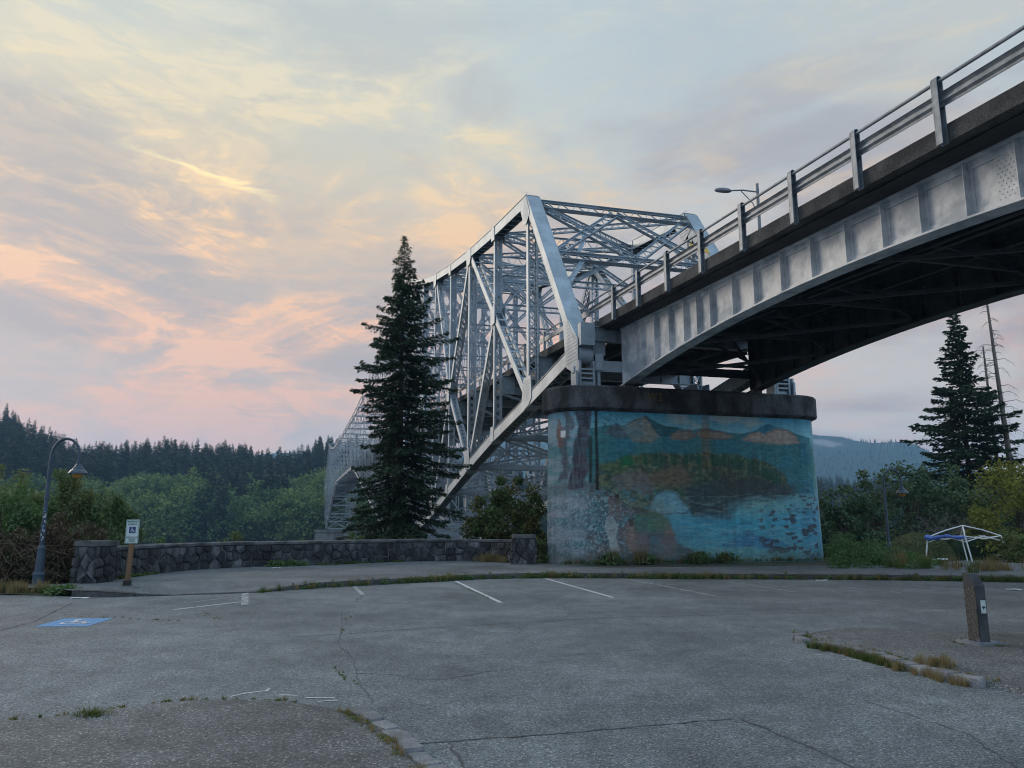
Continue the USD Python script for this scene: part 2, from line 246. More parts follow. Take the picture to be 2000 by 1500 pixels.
mat('fascia_concrete', (0.100, 0.100, 0.100), (0.038, 0.038, 0.040), rough=0.95, scale=1.3, detail=8, lo=0.35, hi=0.62, fine=0.55, finescale=26, bump=0.5, bscale=22)
mat('soffit_shade', (0.040, 0.042, 0.046), (0.028, 0.029, 0.031), rough=0.95, scale=1.0, fine=0.2)  # same concrete as the slab, darkened to paint in the shade underneath
mat('cap_concrete', (0.095, 0.10, 0.108), (0.024, 0.024, 0.026), rough=0.92, scale=1.4, detail=8, lo=0.36, hi=0.58, stretch=(1.1, 1.1, 0.5), fine=0.35, finescale=16, bump=0.3, bscale=18)
mat('pier_concrete', (0.22, 0.22, 0.21), (0.13, 0.13, 0.13), rough=0.92, scale=0.5, detail=8, stretch=(1, 1, 0.4), fine=0.2)
mat('stone_dark', (0.022, 0.024, 0.028), (0.085, 0.090, 0.098), rough=0.9, scale=2.2, detail=8, lo=0.40, hi=0.66, stretch=(1, 1, 0.5), fine=0.4, finescale=30, bump=0.7, bscale=16, vary=0.35, extra=((0.012, 0.013, 0.014), .46, .58, 3.0))
mat('stone_pale', (0.040, 0.042, 0.046), (0.155, 0.160, 0.170), rough=0.9, scale=2.6, detail=8, lo=0.38, hi=0.62, stretch=(1, 1, 0.5), fine=0.35, finescale=30, bump=0.7, bscale=16, vary=0.35, extra=((0.012, 0.013, 0.014), .46, .58, 3.0))
mat('mortar', (0.17, 0.17, 0.175), (0.035, 0.035, 0.037), rough=0.95, scale=2.0, lo=0.40, hi=0.55, fine=0.3)
mat('coping', (0.13, 0.135, 0.14), (0.045, 0.047, 0.05), rough=0.92, scale=2.0, detail=7, fine=0.3, bump=0.4, bscale=20)
mat('kerb_stone_look', (0.15, 0.155, 0.165), (0.24, 0.24, 0.25), rough=0.9, scale=4, fine=0.3, bump=0.5, bscale=25, vary=0.2)
mat('kerb_concrete', (0.085, 0.085, 0.085), (0.045, 0.046, 0.046), rough=0.95, scale=2.2, detail=7, fine=0.4, finescale=25, bump=0.5, bscale=20)
mat('white_paint', (0.62, 0.63, 0.64), (0.30, 0.31, 0.32), rough=0.8, scale=9, detail=6, lo=0.52, hi=0.68, fine=0.25, finescale=50)
mat('worn_paint', (0.42, 0.43, 0.44), (0.16, 0.17, 0.18), rough=0.85, scale=6, detail=7, lo=0.42, hi=0.6, fine=0.35, finescale=50)
mat('blue_paint', (0.085, 0.27, 0.52), (0.10, 0.22, 0.36), rough=0.8, scale=7, detail=7, lo=0.5, hi=0.75, fine=0.2, finescale=60)
mat('crack_look', (0.065, 0.068, 0.07), (0.095, 0.10, 0.105), rough=0.9, scale=5)
mat('lamp_paint', (0.028, 0.048, 0.075), (0.045, 0.07, 0.10), rough=0.38, scale=3, detail=5)
mat('amber', (0.42, 0.22, 0.05), rough=0.3, scale=3)
mat('sticker_white', (0.62, 0.62, 0.62), (0.35, 0.36, 0.4), rough=0.6, scale=30)
mat('sticker_blue', (0.08, 0.16, 0.36), rough=0.6); mat('sticker_yellow', (0.65, 0.50, 0.06), rough=0.6); mat('sticker_black', (0.03, 0.03, 0.03), rough=0.6)
mat('sign_white', (0.55, 0.62, 0.62), (0.48, 0.55, 0.55), rough=0.5, scale=6); mat('sign_green', (0.05, 0.16, 0.13), rough=0.5); mat('sign_blue', (0.018, 0.024, 0.15), rough=0.5)
mat('post_wood', (0.20, 0.115, 0.06), (0.11, 0.068, 0.04), rough=0.85, scale=6, stretch=(1, 1, 0.08), fine=0.3, finescale=50)
mat('black_rubber', (0.012, 0.012, 0.013), rough=0.7)
mat('bollard_chips', (0.035, 0.034, 0.032), (0.135, 0.128, 0.118), rough=0.9, scale=60, detail=2, fine=0.5, finescale=90, bump=0.8, bscale=90)
mat('bollard_smooth', (0.032, 0.036, 0.042), (0.060, 0.066, 0.072), rough=0.8, scale=4, fine=0.15)
mat('metal_blue_grey', (0.16, 0.19, 0.23), (0.22, 0.24, 0.27), rough=0.5, metal=0.3, scale=5)
mat('tent_white', (0.72, 0.74, 0.76), rough=0.4); mat('canvas_blue', (0.03, 0.12, 0.50), (0.05, 0.18, 0.60), rough=0.6, scale=4)
mat('sign_yellow', (0.62, 0.36, 0.03), rough=0.5)
mat('bark', (0.055, 0.043, 0.035), (0.10, 0.08, 0.065), rough=0.95, scale=5, stretch=(1, 1, 0.2), bump=0.8, bscale=12)
mat('dead_wood', (0.20, 0.18, 0.16), (0.12, 0.105, 0.095), rough=0.95, scale=4, stretch=(1, 1, 0.2))
mat('dry_stem', (0.17, 0.12, 0.075), (0.10, 0.07, 0.045), rough=0.95, scale=5)
leafmat('needle', (0.024, 0.050, 0.032), (0.062, 0.105, 0.056), trans=0.2, patch=(0.030, 0.058, 0.026), pscale=0.7)
leafmat('far_needle', (0.0220, 0.0440, 0.0330), (0.0528, 0.0825, 0.0528), trans=0.12, pscale=0.02)
leafmat('far_leaf', (0.0750, 0.1500, 0.0510), (0.3224, 0.3824, 0.0900), trans=0.25, patch=(0.1848, 0.2610, 0.0762), pscale=0.03)
leafmat('maple_leaf', (0.0648, 0.1123, 0.0389), (0.1512, 0.1901, 0.0562), trans=0.25, patch=(0.2052, 0.1620, 0.0475), pscale=0.9)
leafmat('shrub_leaf', (0.1021, 0.1652, 0.0583), (0.2065, 0.2551, 0.0972), trans=0.25, patch=(0.1823, 0.1750, 0.0632), pscale=0.8)
leafmat('gold_leaf', (0.1271, 0.1570, 0.0269), (0.2541, 0.2541, 0.0448), trans=0.3, pscale=0.8)
leafmat('dark_leaf', (0.0521, 0.0995, 0.0474), (0.1185, 0.1659, 0.0806), trans=0.2, pscale=0.7)
leafmat('olive_leaf', (0.1140, 0.1368, 0.0570), (0.1805, 0.1900, 0.0855), trans=0.2, pscale=1.0)
leafmat('hedge_leaf', (0.0234, 0.0546, 0.0234), (0.0546, 0.0936, 0.0390), trans=0.15, pscale=1.0)
leafmat('bramble_leaf', (0.0815, 0.1541, 0.0508), (0.1812, 0.2537, 0.1087), trans=0.3, patch=(0.0906, 0.1812, 0.0544), pscale=1.2)
leafmat('dry_leaf', (0.085, 0.058, 0.036), (0.17, 0.13, 0.085), trans=0.2, patch=(0.06, 0.05, 0.028), pscale=1.2)
leafmat('grass_blade', (0.050, 0.095, 0.022), (0.12, 0.16, 0.04), trans=0.3, patch=(0.20, 0.17, 0.07), pscale=0.9)
leafmat('dry_grass', (0.20, 0.155, 0.07), (0.30, 0.24, 0.12), trans=0.3, pscale=0.9)
leafmat('moss', (0.10, 0.13, 0.025), (0.20, 0.20, 0.05), trans=0.2, pscale=3)
# ---------------------------------------------------------------- ground, river, far bank, mountain
def smooth(a, b, x): x = np.clip((x - a) / (b - a), 0, 1); return x * x * (3 - 2 * x)
def near_height(s, t):
    edge = 5 + 50 * smooth(12, 26, t) + 6 * smooth(-13, -24, t)
    return -0.03 - 12.5 * smooth(edge, edge + 24, s) + 0.10 * smooth(-6, 0, s) * (1 - smooth(edge - 2, edge, s)) * (1 - smooth(11, 14, t)) - 0.86 * smooth(-7.5, 6, s) * smooth(11.5, 15, t)
def axis_grid(lo, hi, fine_lo, fine_hi, step):
    a = list(np.arange(fine_lo, fine_hi + step, step)); x, d = fine_hi + step, step
    while x < hi: d *= 1.35; x += d; a.append(min(x, hi))
    x, d = fine_lo, step
    while x > lo: d *= 1.35; x -= d; a.insert(0, max(x, lo))
    return np.array(a)
gs, gt = axis_grid(-2500, 130, -40, 100, 2.0), axis_grid(-2500, 2500, -60, 80, 2.0)
S_, T_ = np.meshgrid(gs, gt, indexing='ij'); n_s, n_t = S_.shape
Hh = near_height(S_, T_) + 0.8 * (meshkit.fbm(np.stack([S_ * .12, T_ * .12, 0 * S_], -1), 3, 5) - .5) * smooth(8, 16, S_)
i, j = np.meshgrid(np.arange(n_s - 1), np.arange(n_t - 1), indexing='ij')
q = np.stack([i * n_t + j, (i + 1) * n_t + j, (i + 1) * n_t + j + 1, i * n_t + j + 1], -1).reshape(-1, 4)
struct('ground', (Wv(np.stack([S_.ravel(), T_.ravel(), Hh.ravel()], 1)), q[:, ::-1]), 'earth', smooth=True)
v = np.array([W(20, -2500, -10), W(20, 2500, -10), W(900, 2500, -10), W(900, -2500, -10)])
struct('river', (v, [[0, 3, 2, 1]]), 'water_look')
F_, HOR = 1500.0, 1020.0
def px_az(x): return math.atan((x - 1000) / 1524.0)
def px_tan(x, y):                      # tangent of elevation of a point of the skyline seen in that direction
    p = math.radians(PITCH); d = np.array([x - 1000, F_ * math.cos(p) - (750 - y) * math.sin(p), F_ * math.sin(p) + (750 - y) * math.cos(p)]); return d[2] / math.hypot(d[0], d[1]), math.atan2(d[0], d[1])
def skyline(tbl):
    a = [px_tan(x, y) for x, y in tbl]; az = np.array([k[1] for k in a]); tn = np.array([k[0] for k in a]); return lambda z: np.interp(z, az, tn)
SKY1 = skyline([(-900, 720), (-300, 760), (0, 800), (60, 828), (110, 860), (150, 882), (190, 880), (280, 876), (340, 868), (420, 874), (470, 884), (560, 894), (600, 878), (640, 862), (700, 866), (800, 885), (900, 900), (1000, 912), (1200, 925), (1400, 932), (1600, 938), (1700, 936), (1800, 948), (2100, 955), (2700, 960)])
def bank_r(az):                        # shoreline and crest distance of the wooded far bank
    a = az + 0.2658
    r0 = (338 + 28.8) / np.maximum(np.cos(a), 0.35); crest = r0 + 250 + 450 * smooth(-0.05, 0.30, az)
    return r0, crest
TREE_H = 31.0
def bank_height(az, r):
    r0, rc = bank_r(az); top = 1.6 + SKY1(az) * rc - TREE_H * 0.86
    u = np.clip((r - r0) / (rc - r0), 0, 1.6)
    h = -10.5 + (top + 10.5) * np.clip(u, 0, 1) ** 0.85
    return np.where(u > 1, h - (u - 1) * 45, h)
azs = np.linspace(-0.95, 0.95, 160); us = np.linspace(-0.06, 1.6, 40)
A, U = np.meshgrid(azs, us, indexing='ij'); r0, rc = bank_r(A); R = r0 + U * (rc - r0)
Hb = bank_height(A, R)
i, j = np.meshgrid(np.arange(159), np.arange(39), indexing='ij'); q = np.stack([i * 40 + j, i * 40 + j + 1, (i + 1) * 40 + j + 1, (i + 1) * 40 + j], -1).reshape(-1, 4)
struct('far_bank', (np.stack([R * np.sin(A), R * np.cos(A), Hb], -1).reshape(-1, 3), q[:, ::-1]), 'far_earth', smooth=True)
SKY2 = skyline([(-900, 840), (-200, 872), (0, 885), (120, 884), (175, 874), (230, 888), (420, 890), (540, 876), (620, 878), (700, 880), (800, 872), (900, 866), (1000, 852), (1100, 832), (1250, 800), (1400, 806), (1520, 838), (1560, 836), (1600, 842), (1640, 844), (1670, 852), (1705, 857), (1760, 854), (1790, 860), (1820, 878), (1860, 900), (1950, 925), (2100, 945), (2700, 960)])
azs = np.linspace(-0.95, 0.95, 420); us = np.linspace(0, 1.25, 50)
A, U = np.meshgrid(azs, us, indexing='ij'); RM0, RM1 = 1500.0, 2600.0; R = RM0 + U * (RM1 - RM0)
top = 1.6 + SKY2(A) * RM1 - 13
base = -15.0
Hm = np.where(U <= 1, base + (top - base) * np.clip(U, 0, 1) ** 1.15, top - (U - 1) * 500)
ridg = meshkit.fbm(np.stack([A * 26, U * 5, 0 * A], -1), 5, 9) - 0.5
Hm = Hm + ridg * 70 * np.clip(U * (1 - U) * 4, 0, 1)
def mountain_height(az, r):
    return np.interp(az, azs, np.arange(len(azs))), (r - RM0) / (RM1 - RM0) / 1.25 * 49
i, j = np.meshgrid(np.arange(419), np.arange(49), indexing='ij'); q = np.stack([i * 50 + j, i * 50 + j + 1, (i + 1) * 50 + j + 1, (i + 1) * 50 + j], -1).reshape(-1, 4)
MTN = np.stack([R * np.sin(A), R * np.cos(A), Hm], -1)
# a pale cleared slope near the summit on the right
def cut(px, py, u): t_, z_ = px_tan(px, py); r = RM0 + u * (RM1 - RM0); return (r * math.sin(z_), r * math.cos(z_), 1.6 + t_ * r)
cc = np.array(cut(1612, 872, 0.90)); c2 = np.array(cut(1735, 868, 0.95))
usdkit.material(stage, '/World/Looks/mountain_look', {'g': ('geometry', {}), 'n': ('noise_texture', {'scale': 0.02, 'detail': 6.0}), 'mx': ('mix_color', {'a': (0.040, 0.070, 0.070), 'b': (0.075, 0.110, 0.09)}),
    'd': ('vector_math', {'math_type': 'distance', 'vector2': tuple(cc)}), 'd2': ('vector_math', {'math_type': 'distance', 'vector2': tuple(c2)}), 'n2': ('noise_texture', {'scale': 0.03, 'detail': 6.0, 'roughness': 0.7}), 'ma': ('math', {'math_type': 'multiply_add', 'value2': 130.0}),
    'r': ('map_range', {'from_min': 98.0, 'from_max': 118.0, 'to_min': 0.8, 'to_max': 0.0, 'clamp': True}), 'e2': ('math', {'math_type': 'multiply_add', 'value2': 40.0}), 'r2': ('map_range', {'from_min': 36.0, 'from_max': 52.0, 'to_min': 0.35, 'to_max': 0.0, 'clamp': True}), 'rm': ('math', {'math_type': 'maximum'}),
    'm2': ('mix_color', {'b': (0.34, 0.33, 0.33)}), 'p': ('diffuse_bsdf', {})},
    [('g.position', 'n.vector'), ('n.fac', 'mx.fac'), ('g.position', 'd.vector1'), ('g.position', 'd2.vector1'), ('g.position', 'n2.vector'), ('n2.fac', 'ma.value1'), ('d.value', 'ma.value3'), ('ma.value', 'r.value'),
     ('n2.fac', 'e2.value1'), ('d2.value', 'e2.value3'), ('e2.value', 'r2.value'), ('r.result', 'rm.value1'), ('r2.result', 'rm.value2'), ('rm.value', 'm2.fac'), ('mx.result', 'm2.a'), ('m2.result', 'p.color')], surface='p.BSDF')
struct('mountain', (MTN.reshape(-1, 3), q[:, ::-1]), 'mountain_look', smooth=True)

# paved surfaces
KERB = [(-9.64, 17.38), (-8.46, 17.30), (-7.5, 17.61), (-6.69, 17.90), (-5.95, 18.30), (-5.38, 18.92), (-4.61, 19.8), (-3.46, 20.7), (-2.5, 21.5), (-1.45, 22.3), (0.0, 22.95), (1.05, 23.15), (2.98, 23.02), (5.17, 22.81), (7.32, 22.61), (9.43, 22.41), (11.51, 22.1), (12.83, 21.85), (13.89, 21.47), (15.58, 20.94), (20, 19.6), (40, 14)]
def spline(p, n): 
    from scipy.interpolate import make_interp_spline
    p = np.asarray(p, float); d = np.concatenate([[0], np.cumsum(np.linalg.norm(np.diff(p, axis=0), axis=1))]); return make_interp_spline(d, p, k=3)(np.linspace(0, d[-1], n))
kerb = spline(KERB, 140)
lot = Polygon([(-60, -60), (60, -60), (60, 8), *[tuple(p) for p in kerb[::-1]], (-10.9, 17.9), (-13.2, 18.0), (-22, 17), (-60, 14)]).buffer(0)
struct('parking_lot', sheet(lot, 0.0), 'asphalt')
WALL = [(-10.35, 20.05), (-10.50, 21.2), (-10.42, 22.74), (-9.95, 25.0), (-8.75, 26.5), (-7.14, 27.45), (-5.57, 28.75), (-3.91, 30.05), (-2.0, 30.65), (-0.55, 30.05), (0.1, 28.85)]
wall_c = spline(WALL, 400)
back = [(p[0], p[1]) for p in wall_c[::8]]
walk = Polygon([*[tuple(p) for p in kerb], (40, 17), (20.5, 22.8), (16, 24.9), (13.8, 29.2), (11, 27.3), (3.2, 26.0), (1.4, 28.2), (0.6, 28.0), *back[::-1], (-10.9, 19.2), (-11.6, 19.0), (-13.0, 19.0), (-13.2, 18.2), (-10.7, 18.0)]).buffer(0)
# the kerb is flush at the ramp: top follows the distance to the ramp
def walk_top(x, y):
    d = np.hypot(np.asarray(x) + 6.75, np.asarray(y) - 17.9); return 0.012 + 0.115 * smooth(0.75, 2.6, d)
tri = trimesh.creation.triangulate_polygon(walk, engine='earcut')
m = trimesh.Trimesh(np.column_stack([tri[0], np.zeros(len(tri[0]))]), tri[1])
vv, ff = trimesh.remesh.subdivide_to_size(m.vertices, m.faces, 0.8)
vv[:, 2] = walk_top(vv[:, 0], vv[:, 1])
walk_o = struct('sidewalk', (vv, ff), 'asphalt_walk')
# kerb face as stones laid end to end
KARC = np.concatenate([[0], np.cumsum(np.linalg.norm(np.diff(kerb, axis=0), axis=1))]); pos, ks = 0.0, []
while pos < 42:
    L = rng.uniform(1.1, 1.6); a0, a1 = pos, pos + L - 0.012; pos += L
    pts = np.array([[np.interp(a, KARC, kerb[:, k]) for k in (0, 1)] for a in np.linspace(a0, a1, 4)])
    t = np.gradient(pts, axis=0); t /= np.linalg.norm(t, axis=1, keepdims=True); n = np.column_stack([-t[:, 1], t[:, 0]])
    j_ = rng.normal(0, 0.006, 2); prof = [(-0.02, -0.12), (0.0, -0.03), (0.012, 0.0), (0.17, 0.003)]
    vv = []
    for k in range(4):
        zt = walk_top(*pts[k]) + 0.004 + j_[0]
        for d, dz in ((-0.035, None), (-0.005, zt - 0.02), (0.03, zt), (0.19, zt), (0.19, None)):
            vv.append([*(pts[k] + n[k] * (d + j_[1])), -0.15 if dz is None else dz])
    ff = []
    for k in range(3):
        for e in range(4): a = k * 5 + e; ff.append([a, a + 1, a + 6, a + 5])
    f3 = [[a[0], a[1], a[2]] for a in ff] + [[a[0], a[2], a[3]] for a in ff]
    for k in (0, 3): f3 += [[k * 5, k * 5 + e, k * 5 + e + 1] for e in (1, 2, 3)]
    obj('kerb_stone', (np.array(vv), np.array(f3)), 'kerb_concrete', walk_o)
LOTP = stage.GetPrimAtPath('/World/parking_lot')
# painted bay lines
for k, (l, w, m_) in enumerate([([(0.96, 22.81), (2.18, 17.14)], .09, 'white_paint'), ([(-1.56, 21.83), (-0.23, 16.07)], .09, 'white_paint'), ([(-4.06, 20.3), (-3.34, 17.74)], .10, 'worn_paint'), ([(-6.12, 18.2), (-5.24, 15.58)], .14, 'worn_paint'),
      ([(-6.59, 15.97), (-5.9, 17.35)], .06, 'worn_paint'), ([(-6.28, 14.78), (-5.49, 16.27)], .07, 'white_paint'), ([(3.3, 22.5), (4.48, 17.49)], .09, 'worn_paint'), ([(8.26, 19.95), (8.95, 18.24)], .09, 'worn_paint'), ([(5.9, 21.9), (6.6, 18.4)], .08, 'worn_paint'), ([(10.23, 20.27), (10.96, 19.06)], .09, 'worn_paint')]):
    obj('bay_line', strip(np.linspace(l[0], l[1], 12), w, 0.004), m_, LOTP)
# blue parking symbol
cx, cy = -6.97, 12.95
bp = Polygon([(-7.43, 12.40), (-6.62, 12.46), (-6.74, 13.50), (-7.55, 13.46)])
badge = obj('accessible_parking_mark', sheet(bp, 0.004), 'blue_paint', LOTP)
def isa(h):
    """the wheelchair symbol, about h tall, centred"""
    parts = [Point(-0.12, 0.86).buffer(0.115), LineString([(-0.10, 0.70), (-0.06, 0.32), (0.28, 0.32), (0.42, 0.0)]).buffer(0.06), LineString([(-0.08, 0.52), (0.24, 0.52)]).buffer(0.05), LineString([(0.40, 0.0), (0.54, 0.06)]).buffer(0.05)]
    c = Point(0.02, 0.20); ring = c.buffer(0.38).difference(c.buffer(0.285)).difference(Polygon([(-0.06, 0.9), (-0.1, 0.36), (0.12, 0.30), (0.33, 0.28), (0.34, 0.14), (0.9, 0.1), (0.9, 0.9)]))
    g = unary_union(parts + [ring]); g = shapely.affinity.translate(g, -0.05, -0.38); return shapely.affinity.scale(g, h / 1.15, h / 1.15, origin=(0, 0))
g = shapely.affinity.translate(shapely.affinity.rotate(shapely.affinity.scale(isa(0.62), 0.95, 1.0, origin=(0, 0)), 8, origin=(0, 0)), cx - 0.10, cy + 0.02)
mb = MB()
for pg in getattr(g, 'geoms', [g]): mb.add(*sheet(pg, 0.008))
obj('wheelchair_symbol', mb, 'white_paint', badge)
# sealed cracks and joints in the asphalt
CR = [([(-3.18, 11.3), (-2.7, 11.5), (-1.18, 12.32), (1.75, 13.61), (4.24, 14.05), (6.58, 14.61), (9.91, 15.4), (14, 16.2)], .022), ([(-0.69, 6.01), (0.39, 6.3), (1.23, 6.56), (1.89, 6.76)], .020), ([(1.89, 6.76), (2.12, 6.05), (2.29, 5.34), (2.5, 4.5)], .020),
      ([(-0.47, 6.05), (-0.37, 5.67), (-0.3, 5.29)], .020), ([(-1.68, 8.69), (-1.31, 8.6), (-0.95, 8.33), (-0.64, 8.39), (-0.28, 8.77), (0.06, 8.95)], .013), ([(-7.67, 11.98), (-7.8, 12.99), (-8.85, 15.97)], .03),
      ([(-3.3, 17.5), (-3.1, 14.5), (-2.6, 12.2), (-2.3, 10.6), (-1.9, 9.6), (-1.55, 8.2), (-1.25, 7.3)], .008), ([(0.2, 9.6), (1.6, 10.2), (3.4, 10.1)], .010), ([(-4.9, 15.4), (-4.2, 12.6), (-4.4, 9.5)], .006), ([(3.2, 7.4), (3.5, 6.3), (3.3, 5.2)], .010)]
for p, w in CR: obj('crack', strip(p, w, 0.004, 0.009), 'crack_look', LOTP)
CHALK = [[(-2.62, 7.55), (-2.50, 7.72), (-2.38, 7.80), (-2.34, 7.98)], [(-2.2, 7.62), (-2.0, 7.6)], [(-1.9, 7.5), (-1.6, 7.5)], [(-1.75, 7.35), (-1.5, 7.42)], [(3.72, 9.9), (3.85, 9.86)], [(3.9, 9.5), (4.0, 9.55), (4.15, 9.4)]]
for p in CHALK: obj('paint_scuff', strip(p, .03, 0.004, 0.008), 'white_paint', LOTP)

# left island in the foreground: older paving, stone edging on its right
ISL = spline([(-9.0, 6.2), (-6.4, 6.45), (-4.12, 6.62), (-3.66, 6.84), (-3.09, 7.27), (-2.69, 7.37), (-2.2, 7.36), (-1.83, 7.23), (-1.28, 6.83), (-1.06, 6.51), (-0.78, 5.98), (-0.55, 5.45), (-0.32, 4.8), (-0.1, 3.9)], 80)
isl_poly = Polygon([*[tuple(p) for p in ISL], (-0.3, 1.0), (-9, 1.0)])
def raised(poly, z, bev):
    mb = MB(); inner = poly.buffer(-bev); mb.add(*sheet(inner, z)); a = np.array(poly.exterior.coords)[:-1]
    c = np.array([inner.exterior.interpolate(inner.exterior.project(Point(*p))).coords[0] for p in a]); n = len(a)
    v = np.vstack([np.column_stack([a, np.full(n, -0.02)]), np.column_stack([c, np.full(n, z)])]); k = np.arange(n)
    mb.add(v, np.stack([k, (k + 1) % n, n + (k + 1) % n, n + k], 1)); return mb
isl = struct('traffic_island', raised(isl_poly, 0.035, 0.10), 'asphalt_island')
def edging_stone(p, q, w, h, m, parent):
    p, q = np.asarray(p, float), np.asarray(q, float); d = q - p; L = np.linalg.norm(d)
    b = trimesh.creation.box((L * rng.uniform(.90, .97), w * rng.uniform(.88, 1.08), h)); b = b.subdivide().subdivide()
    v = np.array(b.vertices); ext = np.array([L, w, h]) / 2; u = v / ext; k = np.abs(u) > .9
    cnt = k.sum(1); v *= np.where(cnt[:, None] >= 2, 0.93, 1.0); v += (meshkit.noise(v * 14 + rng.uniform(0, 99), 3)[:, None] - .5) * np.array([.03, .03, .02])
    a = math.atan2(d[1], d[0]) + rng.normal(0, .05); R_ = np.array([[math.cos(a), -math.sin(a), 0], [math.sin(a), math.cos(a), 0], [0, 0, 1]])
    v = v @ R_.T + np.array([*(p + q) / 2, h / 2 - 0.05 + rng.normal(0, .006)])
    obj('edging_stone', (v, b.faces), m, parent)
ep = [(-1.34, 6.90), (-1.20, 6.72), (-1.06, 6.48), (-0.92, 6.23), (-0.79, 5.96), (-0.66, 5.67), (-0.52, 5.36), (-0.38, 5.0), (-0.26, 4.6)]
for a, b in zip(ep[:-1], ep[1:]): edging_stone(a, b, 0.15, 0.105, 'kerb_stone_look', isl)
isl2_poly = Polygon([tuple(p) for p in spline([(4.60, 8.05), (4.42, 8.66), (4.40, 9.05), (4.34, 9.5), (4.28, 9.95), (4.08, 10.45), (3.98, 11.0), (4.30, 11.6), (5.15, 12.02), (6.02, 11.85), (6.81, 11.55), (7.4, 11.3), (9.0, 10.6), (14, 8.6)], 90)] + [(14, 4), (6.0, 5.6), (4.85, 7.4)])
isl2 = struct('traffic_island', raised(isl2_poly, 0.05, 0.12), 'asphalt_island')
ep = [(4.02, 10.42), (4.17, 10.10), (4.27, 9.74), (4.33, 9.40), (4.37, 9.08), (4.41, 8.80), (4.46, 8.52), (4.53, 8.24), (4.62, 7.94)]
for a, b in zip(ep[:-1], ep[1:]): edging_stone(a, b, 0.17, 0.135, 'kerb_stone_look', isl2)
for a, b in zip([(3.95, 10.75), (3.93, 11.0), (4.03, 11.25)], [(3.93, 10.98), (4.02, 11.23), (4.2, 11.5)]): edging_stone(a, b, 0.14, 0.10, 'kerb_stone_look', isl2)
pad = Polygon([(15.0, 25.8), (19.5, 23.8), (22, 26), (17.4, 31.2), (16.2, 30.4)])
struct('paved_pad', sheet(pad, 0.09), 'asphalt_walk')
verge = Polygon([(-14.5, 18.3), (-10.2, 17.55), (-10.0, 18.0), (-11.2, 18.25), (-13.0, 18.9), (-16, 19.2)])
struct('verge', sheet(verge, 0.02), 'earth')

# ---------------------------------------------------------------- bridge piers
def stadium(t0, t1, r, n=20):
    a = np.linspace(math.pi / 2, 3 * math.pi / 2, n); b = np.linspace(-math.pi / 2, math.pi / 2, n)
    # counterclockwise in (t, s): left cap then right cap
    return [(t0 + r * math.cos(x), r * math.sin(x)) for x in a] + [(t1 + r * math.cos(x), r * math.sin(x)) for x in b]
def loft(rings, m_to_world):
    n = len(rings[0][0]); v = np.vstack([[m_to_world(s, t, z) for t, s in ring] for ring, z in rings]); f = []
    for k in range(len(rings) - 1):
        i = np.arange(n); f.append(np.stack([k * n + i, k * n + (i + 1) % n, (k + 1) * n + (i + 1) % n, (k + 1) * n + i], 1))
    f = np.vstack(f); f3 = np.vstack([f[:, [0, 1, 2]], f[:, [0, 2, 3]]]); k0 = (len(rings) - 1) * n
    cap = np.array([[k0, k0 + a, k0 + a + 1] for a in range(1, n - 1)]); return v, np.vstack([f3, cap, np.array([[0, a + 1, a] for a in range(1, n - 1)])])
T0, T1 = -0.08, 8.85
